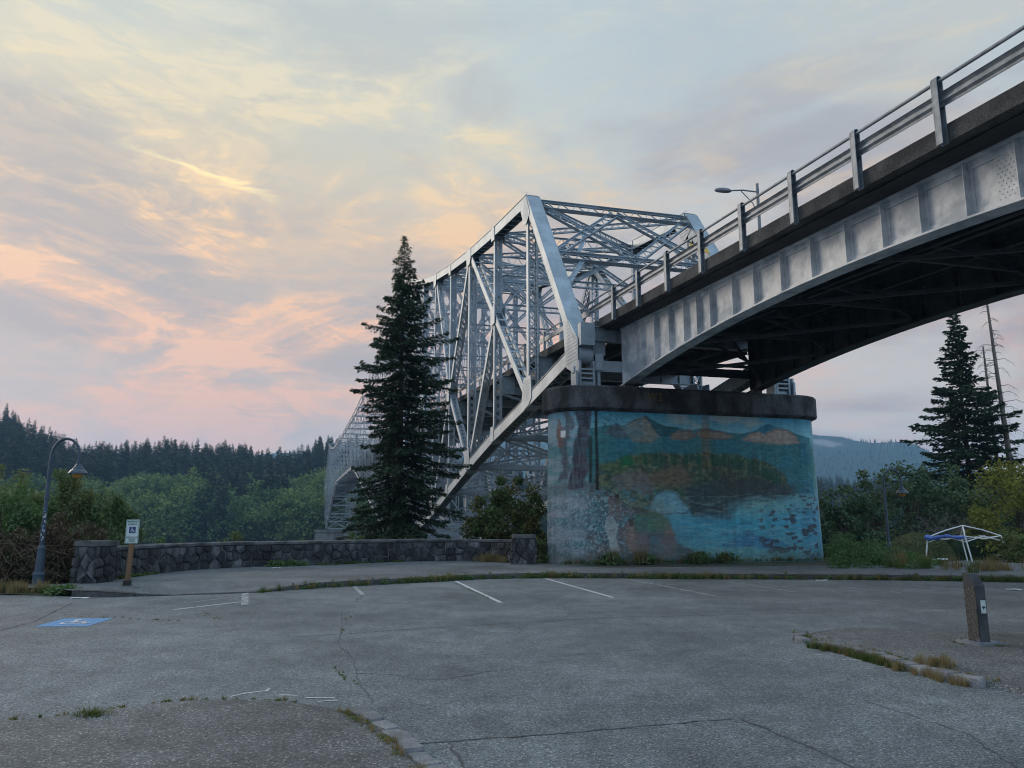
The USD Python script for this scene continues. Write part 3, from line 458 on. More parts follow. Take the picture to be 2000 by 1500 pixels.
MURAL = {'ridge':[(-0.31,5.11),(0.34,5.22),(0.63,5.27),(0.81,5.32),(1.08,5.21),(1.53,5.48),(2.05,5.68),(2.44,5.46),(2.92,5.27),(3.42,5.26),(3.97,5.14),(4.29,5.23),(4.8,5.28),(5.56,5.13),(6.21,5.09),(6.73,5.19),(7.21,5.41),(7.55,5.54),(7.88,5.43),(8.34,5.36),(8.8,5.14),(9.54,5.04),(9.56,2.75),(-0.36,2.76)],'mount':[(0.99,5.21),(1.53,5.48),(2.05,5.66),(2.34,5.28),(2.66,4.9),(2.17,4.66),(1.45,4.7)],'mount2':[(0.33,4.97),(0.51,5.2),(0.81,5.3),(0.98,5.16),(1.21,4.86),(0.74,4.84)],'shade':[(2.05,5.68),(2.44,5.46),(2.92,5.27),(3.42,5.26),(3.04,5.02),(2.6,4.93),(2.34,5.28)],'rock1':[(3.04,5.0),(3.41,5.16),(3.91,5.16),(4.15,4.94),(3.65,4.83),(3.06,4.86)],'rock2':[(4.16,5.11),(4.61,5.23),(5.24,5.18),(5.88,4.99),(5.42,4.89),(4.4,4.91)],'rock3':[(6.26,4.89),(6.66,5.13),(7.0,5.19),(7.25,5.08),(7.81,5.37),(8.34,5.33),(8.73,5.08),(8.88,4.84),(8.16,4.74),(6.84,4.79)],'hill':[(-0.05,3.52),(0.18,3.74),(0.71,3.86),(1.43,4.09),(2.39,4.17),(3.62,4.14),(4.24,4.21),(5.51,4.21),(6.8,4.09),(7.56,3.76),(8.19,3.31),(8.32,2.85),(6.7,2.67),(5.54,2.54),(5.26,1.99),(4.63,1.87),(3.77,1.98),(3.6,2.36),(3.13,2.74),(2.7,2.77),(2.27,2.52),(1.99,1.98),(1.43,2.13),(0.91,2.29),(0.16,2.66),(-0.12,2.87)],'orange':[(2.12,3.28),(2.74,3.57),(3.34,3.52),(3.58,3.25),(2.95,2.91),(2.35,3.01)],'pale':[(0.58,3.2),(1.17,3.43),(1.88,3.33),(2.23,3.06),(2.1,2.68),(1.39,2.78),(0.8,2.88)],'lime':[(0.18,3.74),(0.71,3.88),(1.43,4.06),(2.15,4.0),(1.3,3.7),(0.82,3.53)],'dark':[(3.75,2.86),(6.09,3.17),(8.33,2.97),(8.02,2.74),(6.7,2.64),(5.6,2.43),(5.44,1.93),(4.44,1.79),(3.71,2.12)],'arch':[(2.01,1.87),(2.05,2.25),(2.34,2.63),(2.7,2.78),(3.13,2.69),(3.45,2.42),(3.68,2.09),(3.58,1.95)],'land':[(-2.6,2.84),(-1.15,2.97),(-0.12,2.87),(0.22,2.66),(0.91,2.29),(1.72,1.97),(2.66,1.68),(2.89,1.38),(3.17,0.79),(4.05,0.25),(4.84,0.02),(4.82,-0.36),(-2.62,-0.23)],'bush':[(1.36,1.65),(1.71,1.84),(2.13,1.87),(2.66,1.68),(2.8,1.44),(1.7,1.31)],'cliff':[(2.66,1.55),(2.89,1.38),(3.14,0.79),(2.69,0.77)],'trunk1':[(-1.31,5.82),(-1.12,5.85),(-1.23,4.52),(-1.34,3.18),(-1.6,3.17),(-1.5,4.03)],'trunk2':[(-0.82,5.95),(-0.31,5.97),(-0.36,5.09),(-0.44,3.94),(-0.61,2.92),(-1.21,2.86),(-1.05,3.71),(-0.86,4.8)],'pole1':[(-0.33,4.81),(-0.26,4.81),(-0.31,3.08),(-0.37,3.08)],'pole2':[(-0.07,5.81),(-0.02,5.81),(-0.04,2.82),(-0.1,2.82)],'bird':[(-1.77,5.58),(-1.46,5.16),(-1.4,4.46),(-1.63,4.56),(-1.76,4.93)],'birdhead':[(-1.52,5.05),(-1.35,5.05),(-1.35,4.86),(-1.52,4.86)],'refl':[(5.0,0.7),(5.97,1.1),(6.26,1.23),(6.6,1.07),(7.24,0.96),(8.0,0.67),(7.21,0.6)],'p1':[(0.39,2.5),(0.53,2.5),(0.56,2.29),(0.52,1.86),(0.43,1.86),(0.37,2.24)],'p2':[(0.65,2.59),(0.77,2.59),(0.82,2.4),(1.03,2.29),(0.85,2.27),(0.82,1.81),(0.72,1.73),(0.7,2.13),(0.62,2.34)],'p3':[(0.37,1.81),(0.54,1.78),(0.68,1.55),(0.66,1.33),(0.61,0.91),(0.74,0.55),(0.4,0.55),(0.35,0.97),(0.27,1.28),(0.19,1.34),(0.22,1.6)],'p4':[(1.18,1.65),(1.36,1.65),(1.39,1.33),(1.42,1.01),(1.38,0.49),(1.09,0.49),(1.09,0.96),(0.99,1.12),(1.05,1.39)],'h1':[(0.42,2.56),(0.53,2.56),(0.53,2.45),(0.41,2.45)],'h2':[(0.65,2.62),(0.76,2.62),(0.76,2.5),(0.64,2.49)],'h4':[(1.19,1.72),(1.35,1.72),(1.35,1.49),(1.2,1.49)],'rust':[(4.51,5.96),(4.74,5.95),(4.66,3.82),(4.44,3.82)],'peel':[(7.54,1.6),(8.29,2.0),(9.51,2.17),(9.49,1.03),(7.51,1.09)]}
pier = thing('bridge_pier', 'concrete bridge pier painted with a landscape mural, under a dark concrete cap', 'bridge pier', W(0, 4.25, 0))
def P_(s, t, z): return W(s, t, z) - W(0, 4.25, 0)
capm = loft([(stadium(T0, T1, 1.36), 5.80), (stadium(T0, T1, 1.44), 5.86), (stadium(T0, T1, 1.60), 5.93), (stadium(T0, T1, 1.62), 6.0), (stadium(T0, T1, 1.62), 6.74), (stadium(T0, T1, 1.56), 6.80)], P_)
obj('cap', capm, 'cap_concrete', pier, smooth=25)
# shaft as a fine grid that carries the painted mural
def mural_color(u, z):
    """the painted wall: u metres along the face from the left truss, z metres up; returns linear paint colours"""
    shp = u.shape; P = np.stack([u, z, np.zeros(shp)], -1)
    w1 = (meshkit.fbm(P * 2.2, 6, 11) - .5) * 1.4; w2 = (meshkit.fbm(P * 2.2, 6, 23) - .5) * 1.4; uu, zz = u + w1 * .22, z + w2 * .16
    hi = meshkit.fbm(P * np.array([5, 16, 1]), 4, 31); br = meshkit.fbm(P * np.array([1.2, 7, 1]), 5, 41); bl = meshkit.fbm(P * 1.1, 4, 51); pt = meshkit.fbm(P * 7, 4, 61)
    col = np.zeros(shp + (3,))
    def L(r, g, b): return np.array(srgb(r, g, b))
    def grad(v, stops): 
        xs = [s[0] for s in stops]; cs = np.array([L(*s[1]) for s in stops]); return np.stack([np.interp(v, xs, cs[:, k]) for k in range(3)], -1)
    col[:] = grad(zz, [(0, (88, 128, 130)), (0.5, (84, 136, 140)), (1.0, (74, 132, 148)), (1.6, (66, 140, 160)), (2.3, (104, 150, 150)), (3.0, (96, 140, 142)), (3.8, (62, 118, 118)), (4.6, (58, 114, 122)), (5.1, (118, 166, 174)), (5.8, (66, 130, 154))])
    right = smooth(7.2, 10.0, uu + (bl - .5) * 2) * (1 - smooth(2.2, 3.2, zz)); col = col * (1 - .5 * right[..., None]) + .5 * right[..., None] * L(64, 122, 156)
    col *= (0.82 + 0.36 * hi)[..., None]
    def lay(key, c, a=1.0, warp=1.0, soft=None, tex=0.35, c2=None):
        nonlocal col
        pg = Polygon(MURAL[key]); pp = shapely.points((u + w1 * .22 * warp).ravel(), (z + w2 * .16 * warp).ravel()); d = shapely.distance(pg, pp).reshape(shp); sf_ = soft or .035; m_ = np.exp(-(d / sf_) ** 2)
        cc_ = L(*c) if c2 is None else L(*c) * (1 - smooth(.35, .65, bl)[..., None]) + L(*c2) * smooth(.35, .65, bl)[..., None]
        k = (m_ * a * (1 - tex + 2 * tex * np.clip(br, 0, 1) * (0.5 + pt)).clip(0, 1.15)).clip(0, 1)[..., None]; col = col * (1 - k) + cc_ * (0.62 + .76 * hi)[..., None] * (.8 + .4 * pt)[..., None] * k
    cl = smooth(.5, .68, meshkit.fbm(P * np.array([.9, 3.0, 1]), 5, 71)) * smooth(5.05, 5.3, z) * smooth(2.6, 3.5, u) * (1 - smooth(7, 8.2, u)); col = col * (1 - .45 * cl[..., None]) + .45 * cl[..., None] * L(175, 165, 145)
    def edge(key, c, wdt=.022, a=.55):
        nonlocal col
        d = shapely.distance(Polygon(MURAL[key]).exterior, shapely.points((u + w1 * .22 * .4).ravel(), (z + w2 * .16 * .4).ravel())).reshape(shp); k = (a * np.exp(-(d / wdt) ** 2) * smooth(.35, .6, pt + .1))[..., None]; col = col * (1 - k) + L(*c) * k
    lay('ridge', (50, 104, 118), .92, .4, c2=(62, 108, 110)); lay('mount', (112, 128, 130), .75, .5, c2=(128, 120, 108)); lay('mount2', (88, 92, 100), .8, .5); lay('shade', (46, 88, 96), .85, .4)
    lay('rock1', (128, 112, 98), .8, .5); lay('rock2', (132, 116, 104), .8, .4); lay('rock3', (150, 134, 122), .9, .4, tex=.25)
    edge('mount', (60, 70, 72)); edge('rock1', (70, 62, 58)); edge('rock2', (70, 62, 58)); edge('rock3', (66, 60, 58)); edge('shade', (34, 66, 74))
    lay('hill', (62, 86, 70), .95, 1.6, c2=(80, 80, 68), soft=.07)
    dab = meshkit.fbm(P * np.array([7, 10, 1]), 4, 121); hk = np.exp(-(shapely.distance(Polygon(MURAL['hill']), shapely.points(uu.ravel(), zz.ravel())).reshape(shp) / .05) ** 2); g1 = (hk * smooth(.52, .62, dab) * .55)[..., None]; col = col * (1 - g1) + g1 * L(44, 72, 60); g1 = (hk * smooth(.54, .64, 1 - dab) * .45)[..., None]; col = col * (1 - g1) + g1 * L(122, 128, 96); lay('lime', (84, 108, 66), .4, 1.3, soft=.12); lay('orange', (112, 90, 76), .45, 1.5, soft=.18); lay('pale', (116, 106, 108), .55, 1.2, soft=.1)
    # the row of conifers on the hill
    pr = np.random.default_rng(3); base = Polygon(MURAL['hill']).exterior
    for k in range(95):
        x0 = pr.uniform(1.9, 8.0); tz = np.interp(x0, [1.9, 2.6, 3.6, 5.5, 6.6, 7.4, 8.2], [4.05, 4.12, 4.12, 4.05, 3.9, 3.5, 3.0]) - pr.uniform(0, .12); hh = pr.uniform(.18, .42); ww = hh * .16
        if 2.9 < x0 < 3.0: continue
        m_ = (np.abs(u - x0) < ww * (1 - np.clip((z - tz) / hh, 0, 1))) & (z > tz - .22) & (z < tz + hh); col[m_] = col[m_] * .35 + .65 * L(36, 78, 62) * (.7 + .6 * hi[m_])[..., None]
    for k in range(22):
        x0 = pr.uniform(.85, 1.4); tz = 3.85; hh = pr.uniform(.25, .45); m_ = (np.abs(u - x0) < .05 * (1 - np.clip((z - tz) / hh, 0, 1))) & (z > tz - .1) & (z < tz + hh); col[m_] = .3 * col[m_] + .7 * L(40, 96, 66)
    lay('dark', (52, 64, 74), .72, 1.8, soft=.22, tex=.2); dk = np.exp(-(((u - 5.9) / 1.8) ** 2 + ((z - 3.1) / .75) ** 2)); col = col * (1 - .55 * dk[..., None]) + .55 * dk[..., None] * L(56, 58, 52)
    lay('arch', (100, 142, 154), .95, .5, tex=.2, c2=(112, 140, 140)); lay('refl', (60, 108, 140), .75, .6)
    edge('arch', (48, 52, 56), .03, .7)
    lay('land', (72, 80, 84), .85, 1.5, soft=.12, c2=(92, 80, 78), tex=.3)
    tq = smooth(.46, .62, pt) * (1 - smooth(1.5, 3.2, u)) * smooth(.3, .8, z) * (1 - smooth(2.7, 3.2, z)); col = col * (1 - .6 * tq[..., None]) + .6 * tq[..., None] * L(72, 120, 126)
    sp = smooth(.60, .68, meshkit.noise(P * 19, 5)) * (1 - smooth(.6, 2.0, u)) * smooth(.1, .5, z) * (1 - smooth(2.4, 3.0, z)); col = col * (1 - .5 * sp[..., None]) + .5 * sp[..., None] * L(150, 172, 176)
    wl_ = smooth(.56, .66, meshkit.fbm(P * np.array([2.2, 17, 1]), 4, 131)) * (1 - smooth(2.5, 3.0, z)) * smooth(2.6, 3.8, u); col = col * (1 - .25 * wl_[..., None]) + .25 * wl_[..., None] * L(140, 168, 166); wd_ = smooth(.58, .68, meshkit.fbm(P * np.array([1.8, 12, 1]), 4, 141)) * (1 - smooth(2.5, 3.0, z)) * smooth(2.6, 3.8, u); col = col * (1 - .25 * wd_[..., None]) + .25 * wd_[..., None] * L(50, 88, 104)
    bp_ = np.exp(-(((u - 1.6) / 1.5) ** 2 + ((z - .9) / .8) ** 2)) * smooth(.38, .62, meshkit.fbm(P * 1.8, 4, 161)); col = col * (1 - .6 * bp_[..., None]) + .6 * bp_[..., None] * L(120, 96, 92)
    lay('bush', (72, 108, 84), .6, 1.6, soft=.1); lay('cliff', (112, 100, 92), .5, 1.5, soft=.06)
    # bare, chalky left end
    le = (1 - smooth(-1.1, -.1, u + (bl - .5) * 1.4)) * (.35 + .55 * smooth(.4, .6, br)); lc = L(138, 144, 152) * (.55 + .75 * br)[..., None]; col = col * (1 - .75 * le[..., None]) + .75 * le[..., None] * lc
    lay('trunk1', (74, 72, 78), .75, 1.8, soft=.07); lay('trunk2', (58, 56, 64), .88, 1.6, c2=(78, 72, 80), soft=.08); bk_ = smooth(.5, .62, meshkit.fbm(P * np.array([12, 1.2, 1]), 4, 151)) * np.exp(-(shapely.distance(Polygon(MURAL['trunk2']), shapely.points(u.ravel(), z.ravel())).reshape(shp) / .04) ** 2); col = col * (1 - .5 * bk_[..., None]) + .5 * bk_[..., None] * L(40, 38, 48); lay('pole1', (40, 46, 44), .9, .1); lay('pole2', (34, 40, 42), 1, .1)
    fr = smooth(.5, .6, meshkit.fbm(P * np.array([9, 14, 1]), 3, 81)) * np.exp(-(((u - .55) / .7) ** 2 + ((z - 5.35) / .4) ** 2)); col = col * (1 - .6 * fr[..., None]) + .6 * fr[..., None] * L(40, 72, 62)
    lay('bird', (112, 78, 68), .75, 1.6, soft=.03); lay('birdhead', (215, 212, 205), .9, .2)
    for k, c in (('p1', (126, 106, 98)), ('p2', (108, 90, 82)), ('p3', (160, 168, 168)), ('p4', (130, 110, 100)), ('h1', (70, 54, 50)), ('h2', (44, 38, 40)), ('h4', (40, 36, 40))): lay(k, c, .62, .6, tex=.3, soft=.03)
    lay('rust', (104, 84, 62), .45, .4, soft=.07)
    # flaking and dirt, worst low on the right
    pe = Polygon(MURAL['peel']); d = shapely.distance(pe, shapely.points(u.ravel(), z.ravel())).reshape(shp)
    fl = smooth(.60, .63, meshkit.fbm(P * np.array([3.5, 7, 1]), 5, 91) + .05 * np.exp(-(d / .5) ** 2) - .02); fl *= np.exp(-(d / .9) ** 2) + .25 * smooth(3, 5, u) * (1 - smooth(2.6, 3.3, z)); fl = fl.clip(0, 1)
    col = col * (1 - fl[..., None] * .85) + fl[..., None] * .85 * L(62, 58, 62)
    re = smooth(9.75, 10.05, u + (bl - .5) * .5) ; rc_ = L(140, 150, 158) * (.6 + .7 * br)[..., None]; col = col * (1 - .55 * re[..., None]) + .55 * re[..., None] * rc_
    lowd = 1 - smooth(0, .7, z + (bl - .5) * .5); col = col * (1 - .4 * lowd[..., None]) + .4 * lowd[..., None] * L(88, 92, 84)
    st_ = meshkit.fbm(P * np.array([9, .5, 1]), 4, 101); col *= (0.80 + .4 * st_)[..., None]
    return np.clip(col * MURAL_GAIN, 0.004, .8)
MURAL_GAIN = 1.35
def shaft_point(u, z):
    """front face from the left end round to the right end; r grows a little towards the ground"""
    r = 1.38 + 0.11 * (1 - z / 5.9); arc = r * math.pi
    th_l = np.clip((T0 - u) / 1.45, 0, math.pi); th_r = np.clip((u - T1) / 1.45, 0, math.pi)
    t = np.where(u < T0, T0 - r * np.sin(th_l), np.where(u > T1, T1 + r * np.sin(th_r), u)); s = np.where(u < T0, -r * np.cos(th_l), np.where(u > T1, -r * np.cos(th_r), -r)); return s, t
us = np.arange(T0 - 1.45 * math.pi, T1 + 1.45 * math.pi + .02, 0.026); zs = np.linspace(-0.35, 5.87, 240)
U, Z = np.meshgrid(us, zs, indexing='ij'); S_, T_ = shaft_point(U, Z); nz = len(zs); nu = len(us)
v = np.stack([S_.ravel(), T_.ravel(), Z.ravel()], 1); v = Wv(v) - W(0, 4.25, 0)
i, j = np.meshgrid(np.arange(nu - 1), np.arange(nz - 1), indexing='ij'); q = np.stack([i * nz + j, (i + 1) * nz + j, (i + 1) * nz + j + 1, i * nz + j + 1], -1).reshape(-1, 4)
usdkit.material(stage, '/World/Looks/mural_look', {'a': ('attribute', {'attribute': 'mural'}), 'g': ('geometry', {}), 'm': ('mapping', {'scale': (3.0, 3.0, 20.0)}), 'n': ('noise_texture', {'scale': 2.0, 'detail': 6.0, 'roughness': .65}), 'r': ('map_range', {'from_min': .3, 'from_max': .7, 'to_min': .72, 'to_max': 1.25}),
    's': ('vector_math', {'math_type': 'scale'}), 'b': ('bump', {'strength': .25, 'distance': .01}), 'p': ('principled_bsdf', {'roughness': .75, 'specular_ior_level': .3})},
    [('g.position', 'm.vector'), ('m.vector', 'n.vector'), ('n.fac', 'r.value'), ('a.color', 's.vector1'), ('r.result', 's.scale'), ('s.vector', 'p.base_color'), ('n.fac', 'b.height'), ('b.normal', 'p.normal')], surface='p.BSDF')
o = obj('shaft', (v, q), 'mural_look', pier, smooth=True, label='mural of mountains, a wooded hill with a stone arch, water and figures')
mc = mural_color(U, Z)
UsdGeom.PrimvarsAPI(stage.GetPrimAtPath(o.GetPath())).CreatePrimvar('mural', Sdf.ValueTypeNames.Color3fArray, 'vertex').Set(Vt.Vec3fArray.FromNumpy(mc.reshape(-1, 3).astype(np.float32)))
bk = MB(); 
v0 = np.array([P_(1.375 + .11 * (1 - z / 5.9), t, z) for t in (T0, T1) for z in (-.35, 5.87)]); bk.add(v0, [[0, 1, 3, 2]])
obj('rear_face', bk, 'pier_concrete', pier)
w1 = meshkit.text_mesh('W1', 0.30, depth=0.006)
R_ = np.eye(4); R_[:3, 0], R_[:3, 1], R_[:3, 2] = C3, Z3, -B3; R_[:3, 3] = P_(-1.625, 2.03, 6.28)
mat('cap_lettering', (0.20, 0.13, 0.03), (0.10, 0.07, 0.03), rough=.9, scale=8)
obj('lettering', MB().tm(w1, R_), 'cap_lettering', pier)
# ---------------------------------------------------------------- truss bridge
PL = 7.15
def deck_z(s):
    s = np.asarray(s, float); m = 186.0
    up = 9.85 + .045 * np.minimum(s, 80); k = np.clip((s - 80) / (m - 80), 0, 1); up = up + (80 < s) * (m - 80) * .045 * (k - k * k / 2)
    k2 = np.clip((s - m) / 186.0, 0, 1); return up - 5.0 * k2 * k2
NEAR, FAR = 9, 43                          # panel points of the two towers
S_AT = [0.3 if k == 0 else PL * k for k in range(53)]
TOPZ = {1: 18.0, 2: 18.95, 3: 20.05, 4: 21.35, 5: 22.85, 6: 24.7, 7: 26.8, 8: 29.0, 9: 31.2}
BOTZ = {0: 8.35, 1: 7.45, 2: 6.45, 3: 5.2, 4: 3.8, 5: 2.3, 6: 1.2, 7: 0.3, 8: -0.4, 9: -1.0}
def topz(k):
    if k <= 9: return TOPZ[max(k, 1)]
    if k >= FAR: return {0: 34.5, 1: 31.0, 2: 28.5, 3: 26.4, 4: 24.6, 5: 23.0, 6: 21.8, 7: 20.8, 8: 20.0, 9: 20.0}[min(k - FAR, 9)]
    return float(np.interp(k, [9, 11, 13, 16, 20, 26, 32, 36, 39, 41, 43], [31.2, 29.0, 27.3, 25.9, 25.6, 26.2, 26.8, 28.0, 30.0, 31.9, 34.5]))
def botz(k):
    if k <= 9: return BOTZ[k]
    if k >= FAR: return float(np.interp(k, [43, 45, 48, 52], [-1.0, 2.0, 7.5, 11.8]))
    return float(np.interp(k, [9, 20, 26, 32.4, 43], [-1.0, 13.6, 14.0, 14.4, -1.0]))
br = thing('truss_bridge', 'long silver steel through-truss bridge crossing the river behind the conifer', 'bridge')
def U(k, t): return W(S_AT[k] if k else S_AT[0], t, topz(k))
def Lw(k, t): return W(S_AT[k], t, botz(k))
SIDE = C3
def plate_x(mb, p, q, w, off, spacing, bar, side, nrm, single=False):
    """lacing bars between two flanges, in the plane off from the member's axis"""
    d = q - p; L = np.linalg.norm(d); d = d / L; n = max(2, int(round(L / spacing)))
    for k in range(n):
        a, b = p + d * (L * k / n) + nrm * off, p + d * (L * (k + 1) / n) + nrm * off
        if single:
            e = -1 if k % 2 else 1; mb.beam(a - side * (w / 2 * e), b + side * (w / 2 * e), bar, .012, d)
        else:
            mb.beam(a - side * w / 2, b + side * w / 2, bar, .012, d); mb.beam(a + side * w / 2, b - side * w / 2, bar, .010, d)
def laced(p, q, w, dp, spacing=.5, bar=.06, side=None, single=False, batten=False, cover=False, mb=None, ends=.45):
    """built-up member: two channels w apart, laced (or battened) on both faces; cover: plated on the upper face"""
    mb = mb or MB(); p, q = np.asarray(p, float), np.asarray(q, float); d = unit(q - p); s = SIDE if side is None else np.asarray(side, float); s = unit(s - d * (s @ d)); n = np.cross(s, d); n = n if n[2] >= 0 or abs(n[2]) < .2 else -n
    for e in (-1, 1):
        mb.beam(p + s * (e * w / 2), q + s * (e * w / 2), .022, dp, s)
        for f in (-1, 1): mb.beam(p + s * (e * (w / 2 - .04)) + n * (f * (dp / 2 - .012)), q + s * (e * (w / 2 - .04)) + n * (f * (dp / 2 - .012)), .065, .022, s)
    for f in (-1, 1):
        if cover and f == 1: mb.beam(p + n * (dp / 2 + .012), q + n * (dp / 2 + .012), w + .10, .024, s); continue
        if batten:
            L = np.linalg.norm(q - p); k = max(2, int(L / .95))
            for i in range(k + 1): c = p + d * (L * i / k) + n * (f * (dp / 2 + .006)); mb.beam(c - s * w / 2, c + s * w / 2, .20, .012, d)
        else: plate_x(mb, p + d * ends, q - d * ends, w - .06, f * (dp / 2 + .006), spacing, bar, s, n, single)
        for e_, sg in ((p, 1), (q, -1)): mb.beam(e_ + n * (f * (dp / 2 + .016)), e_ + d * (sg * ends) + n * (f * (dp / 2 + .016)), w + .02, .012, s)
    return mb
def lattice(p, q, dp, w=.12, spacing=.32, up=None, mb=None):
    """light lattice girder: two angle chords and zigzag webbing"""
    mb = mb or MB(); d = unit(q - p); up = Z3 if up is None else up; u = unit(up - d * (up @ d)); s = np.cross(d, u)
    for e in (-1, 1):
        mb.beam(p + u * (e * dp / 2), q + u * (e * dp / 2), w * 1.15, .025, s); mb.beam(p + u * (e * (dp / 2 - .05)), q + u * (e * (dp / 2 - .05)), .02, .10, s)
    L = np.linalg.norm(q - p); n = max(2, int(round(L / spacing)))
    for k in range(n):
        e = -1 if k % 2 else 1; mb.beam(p + d * (L * k / n) - u * (e * dp / 2), p + d * (L * (k + 1) / n) + u * (e * dp / 2), .05, .03, s)
    return mb
def gusset(c, pts, t, m, parent, name='gusset_plate', th=.03):
    """a plate in the truss plane: pts in (s, z) about c"""
    pg = Polygon(pts).convex_hull; msh = trimesh.creation.extrude_polygon(pg, th, engine='earcut'); v = np.array(msh.vertices)
    w = np.array([W(c[0] + x, t + y_, c[1] + z) for x, z, y_ in np.column_stack([v[:, 0], v[:, 1], v[:, 2] - th / 2])]); return obj(name, (w, msh.faces), m, parent)
def rivets(mb, pts, nrm, r=.022):
    nrm = unit(nrm); a = unit(np.cross(nrm, [0.3, 0.5, 0.8])); b = np.cross(nrm, a)
    for p in pts:
        v = [p + r * (math.cos(x) * a + math.sin(x) * b) for x in np.arange(5) * 2 * math.pi / 5] + [p + nrm * r * .7]; mb.add(v, [[k, (k + 1) % 5, 5] for k in range(5)])
def mid(a, b): return (a + b) / 2
lod_s, lod_bar = .45, .05
for t in (0.0, 9.0):
    # end post with its cover plate and rivet lines
    a, b = W(0.42, t, 8.9), U(1, t)
    ep_ = obj('end_post', laced(a, b, .62, .52, cover=True), 'steel', br)
    d = unit(b - a); n = np.cross(C3, d); n = n if n @ B3 < 0 else -n; L = np.linalg.norm(b - a); rv = MB()
    for e in (-1, 1): rivets(rv, [a + d * x + C3 * (e * .30) + n * .285 for x in np.arange(.3, L, .16)], n, .024)
    for e2 in (-.2, .2): rivets(rv, [a + d * x - C3 * .325 + n * e2 for x in np.arange(.3, L, .22)], -C3, .024)
    obj('rivets', rv, 'steel', ep_, kind='stuff')
    for k in range(1, NEAR):
        obj('top_chord', laced(U(k, t), U(k + 1, t), .60, .55, spacing=.75, batten=True, cover=True), 'steel', br)
    for k in range(0, NEAR):
        a, b = (W(.1, t, 8.55) if k == 0 else Lw(k, t)), Lw(k + 1, t)
        obj('bottom_chord', laced(a, b, .60, .58, spacing=.6, cover=True), 'steel', br)
    for k in range(1, NEAR + 1):
        big = k % 2 == 1
        sp = .46 if k < 6 else .7
        obj('vertical_post', laced(Lw(k, t), U(k, t), .52 if big else .46, .36 if big else .28, spacing=sp, bar=lod_bar), 'steel', br)
    # diagonals: apex at odd top joints 3, 7; sub-struts from their middles
    for ku in (3, 7):
        for kl in (ku - 2, ku + 2):
            a, b = U(ku, t), Lw(kl, t)
            obj('diagonal', laced(a, b, .50, .40, batten=(kl < ku), spacing=.46, bar=.055), 'steel', br)
            obj('sub_strut', laced(mid(a, b), Lw(ku, t), .46, .34, spacing=.46, bar=.055), 'steel', br)
            obj('sub_strut', laced(mid(a, b), U((ku + kl) // 2, t), .30, .22, spacing=.6), 'steel', br)
    for ku in (1,):
        obj('diagonal', laced(U(5, t), mid(U(3, t), Lw(5, t)), .44, .34, spacing=.6), 'steel', br)
    obj('diagonal', laced(U(9, t), Lw(7, t), .5, .4, spacing=.8), 'steel', br)
    # joints
    G_ = 'steel'
    for e in (-.33, .33):
        gusset((0.0, 9.0), [(-.25, -1.1), (.5, -1.3), (1.2, -1.0), (1.5, .9), (.9, 1.05), (.0, .2), (-.28, -.1)], t + e, G_, br)
        gusset((S_AT[1], topz(1)), [(-.7, -.95), (-.1, -1.3), (.35, -1.25), (.95, -.25), (.9, .27), (-.05, .22)], t + e, G_, br)
        for k in range(2, 10): gusset((S_AT[k], topz(k)), [(-.75, -.35), (.75, -.1), (.5, -.85), (-.5, -.85), (-.75, .2), (.75, .4)] if k % 2 else [(-.4, -.6), (.4, -.5), (.4, .35), (-.4, .2)], t + e, G_, br)
        for k in range(1, 10): gusset((S_AT[k], botz(k)), [(-.85, .1), (-.75, 1.2), (.5, 1.25), (.9, -.1), (.4, -.35), (-.4, -.2)] if k % 2 else [(-.4, -.25), (.4, -.3), (.35, .6), (-.35, .6)], t + e, G_, br)
        for ku in (3, 7):
            for kl in (ku - 2, ku + 2):
                c = ((S_AT[ku] + S_AT[kl]) / 2, (topz(ku) + botz(kl)) / 2); gusset(c, [(-.5, -.6), (.5, -.6), (.55, .5), (-.5, .5)], t + e, G_, br)
    rv = MB()
    for x in np.arange(-.15, 1.1, .13):
        for z in np.arange(-.9, 1.3, .15):
            if Polygon([(-.2, -1.0), (.5, -1.2), (1.1, -.9), (1.35, .8), (.9, .95), (.05, .1), (-.2, -.15)]).contains(Point(x, z)): rivets(rv, [W(x, t - .35, 9.0 + z)], -C3, .026)
    for x in np.arange(-.6, .7, .14):
        for z in np.arange(-1.0, .3, .16): rivets(rv, [W(S_AT[1] + x * .6, t - .35, topz(1) + z)], -C3, .024); 
    for k in (1, 3):
        for x in np.arange(-.6, .7, .15):
            for z in np.arange(.1, 1.1, .15): rivets(rv, [W(S_AT[k] + x * .8, t - .35, botz(k) + z)], -C3, .024)
    obj('joint_rivets', rv, 'steel', br, kind='stuff')

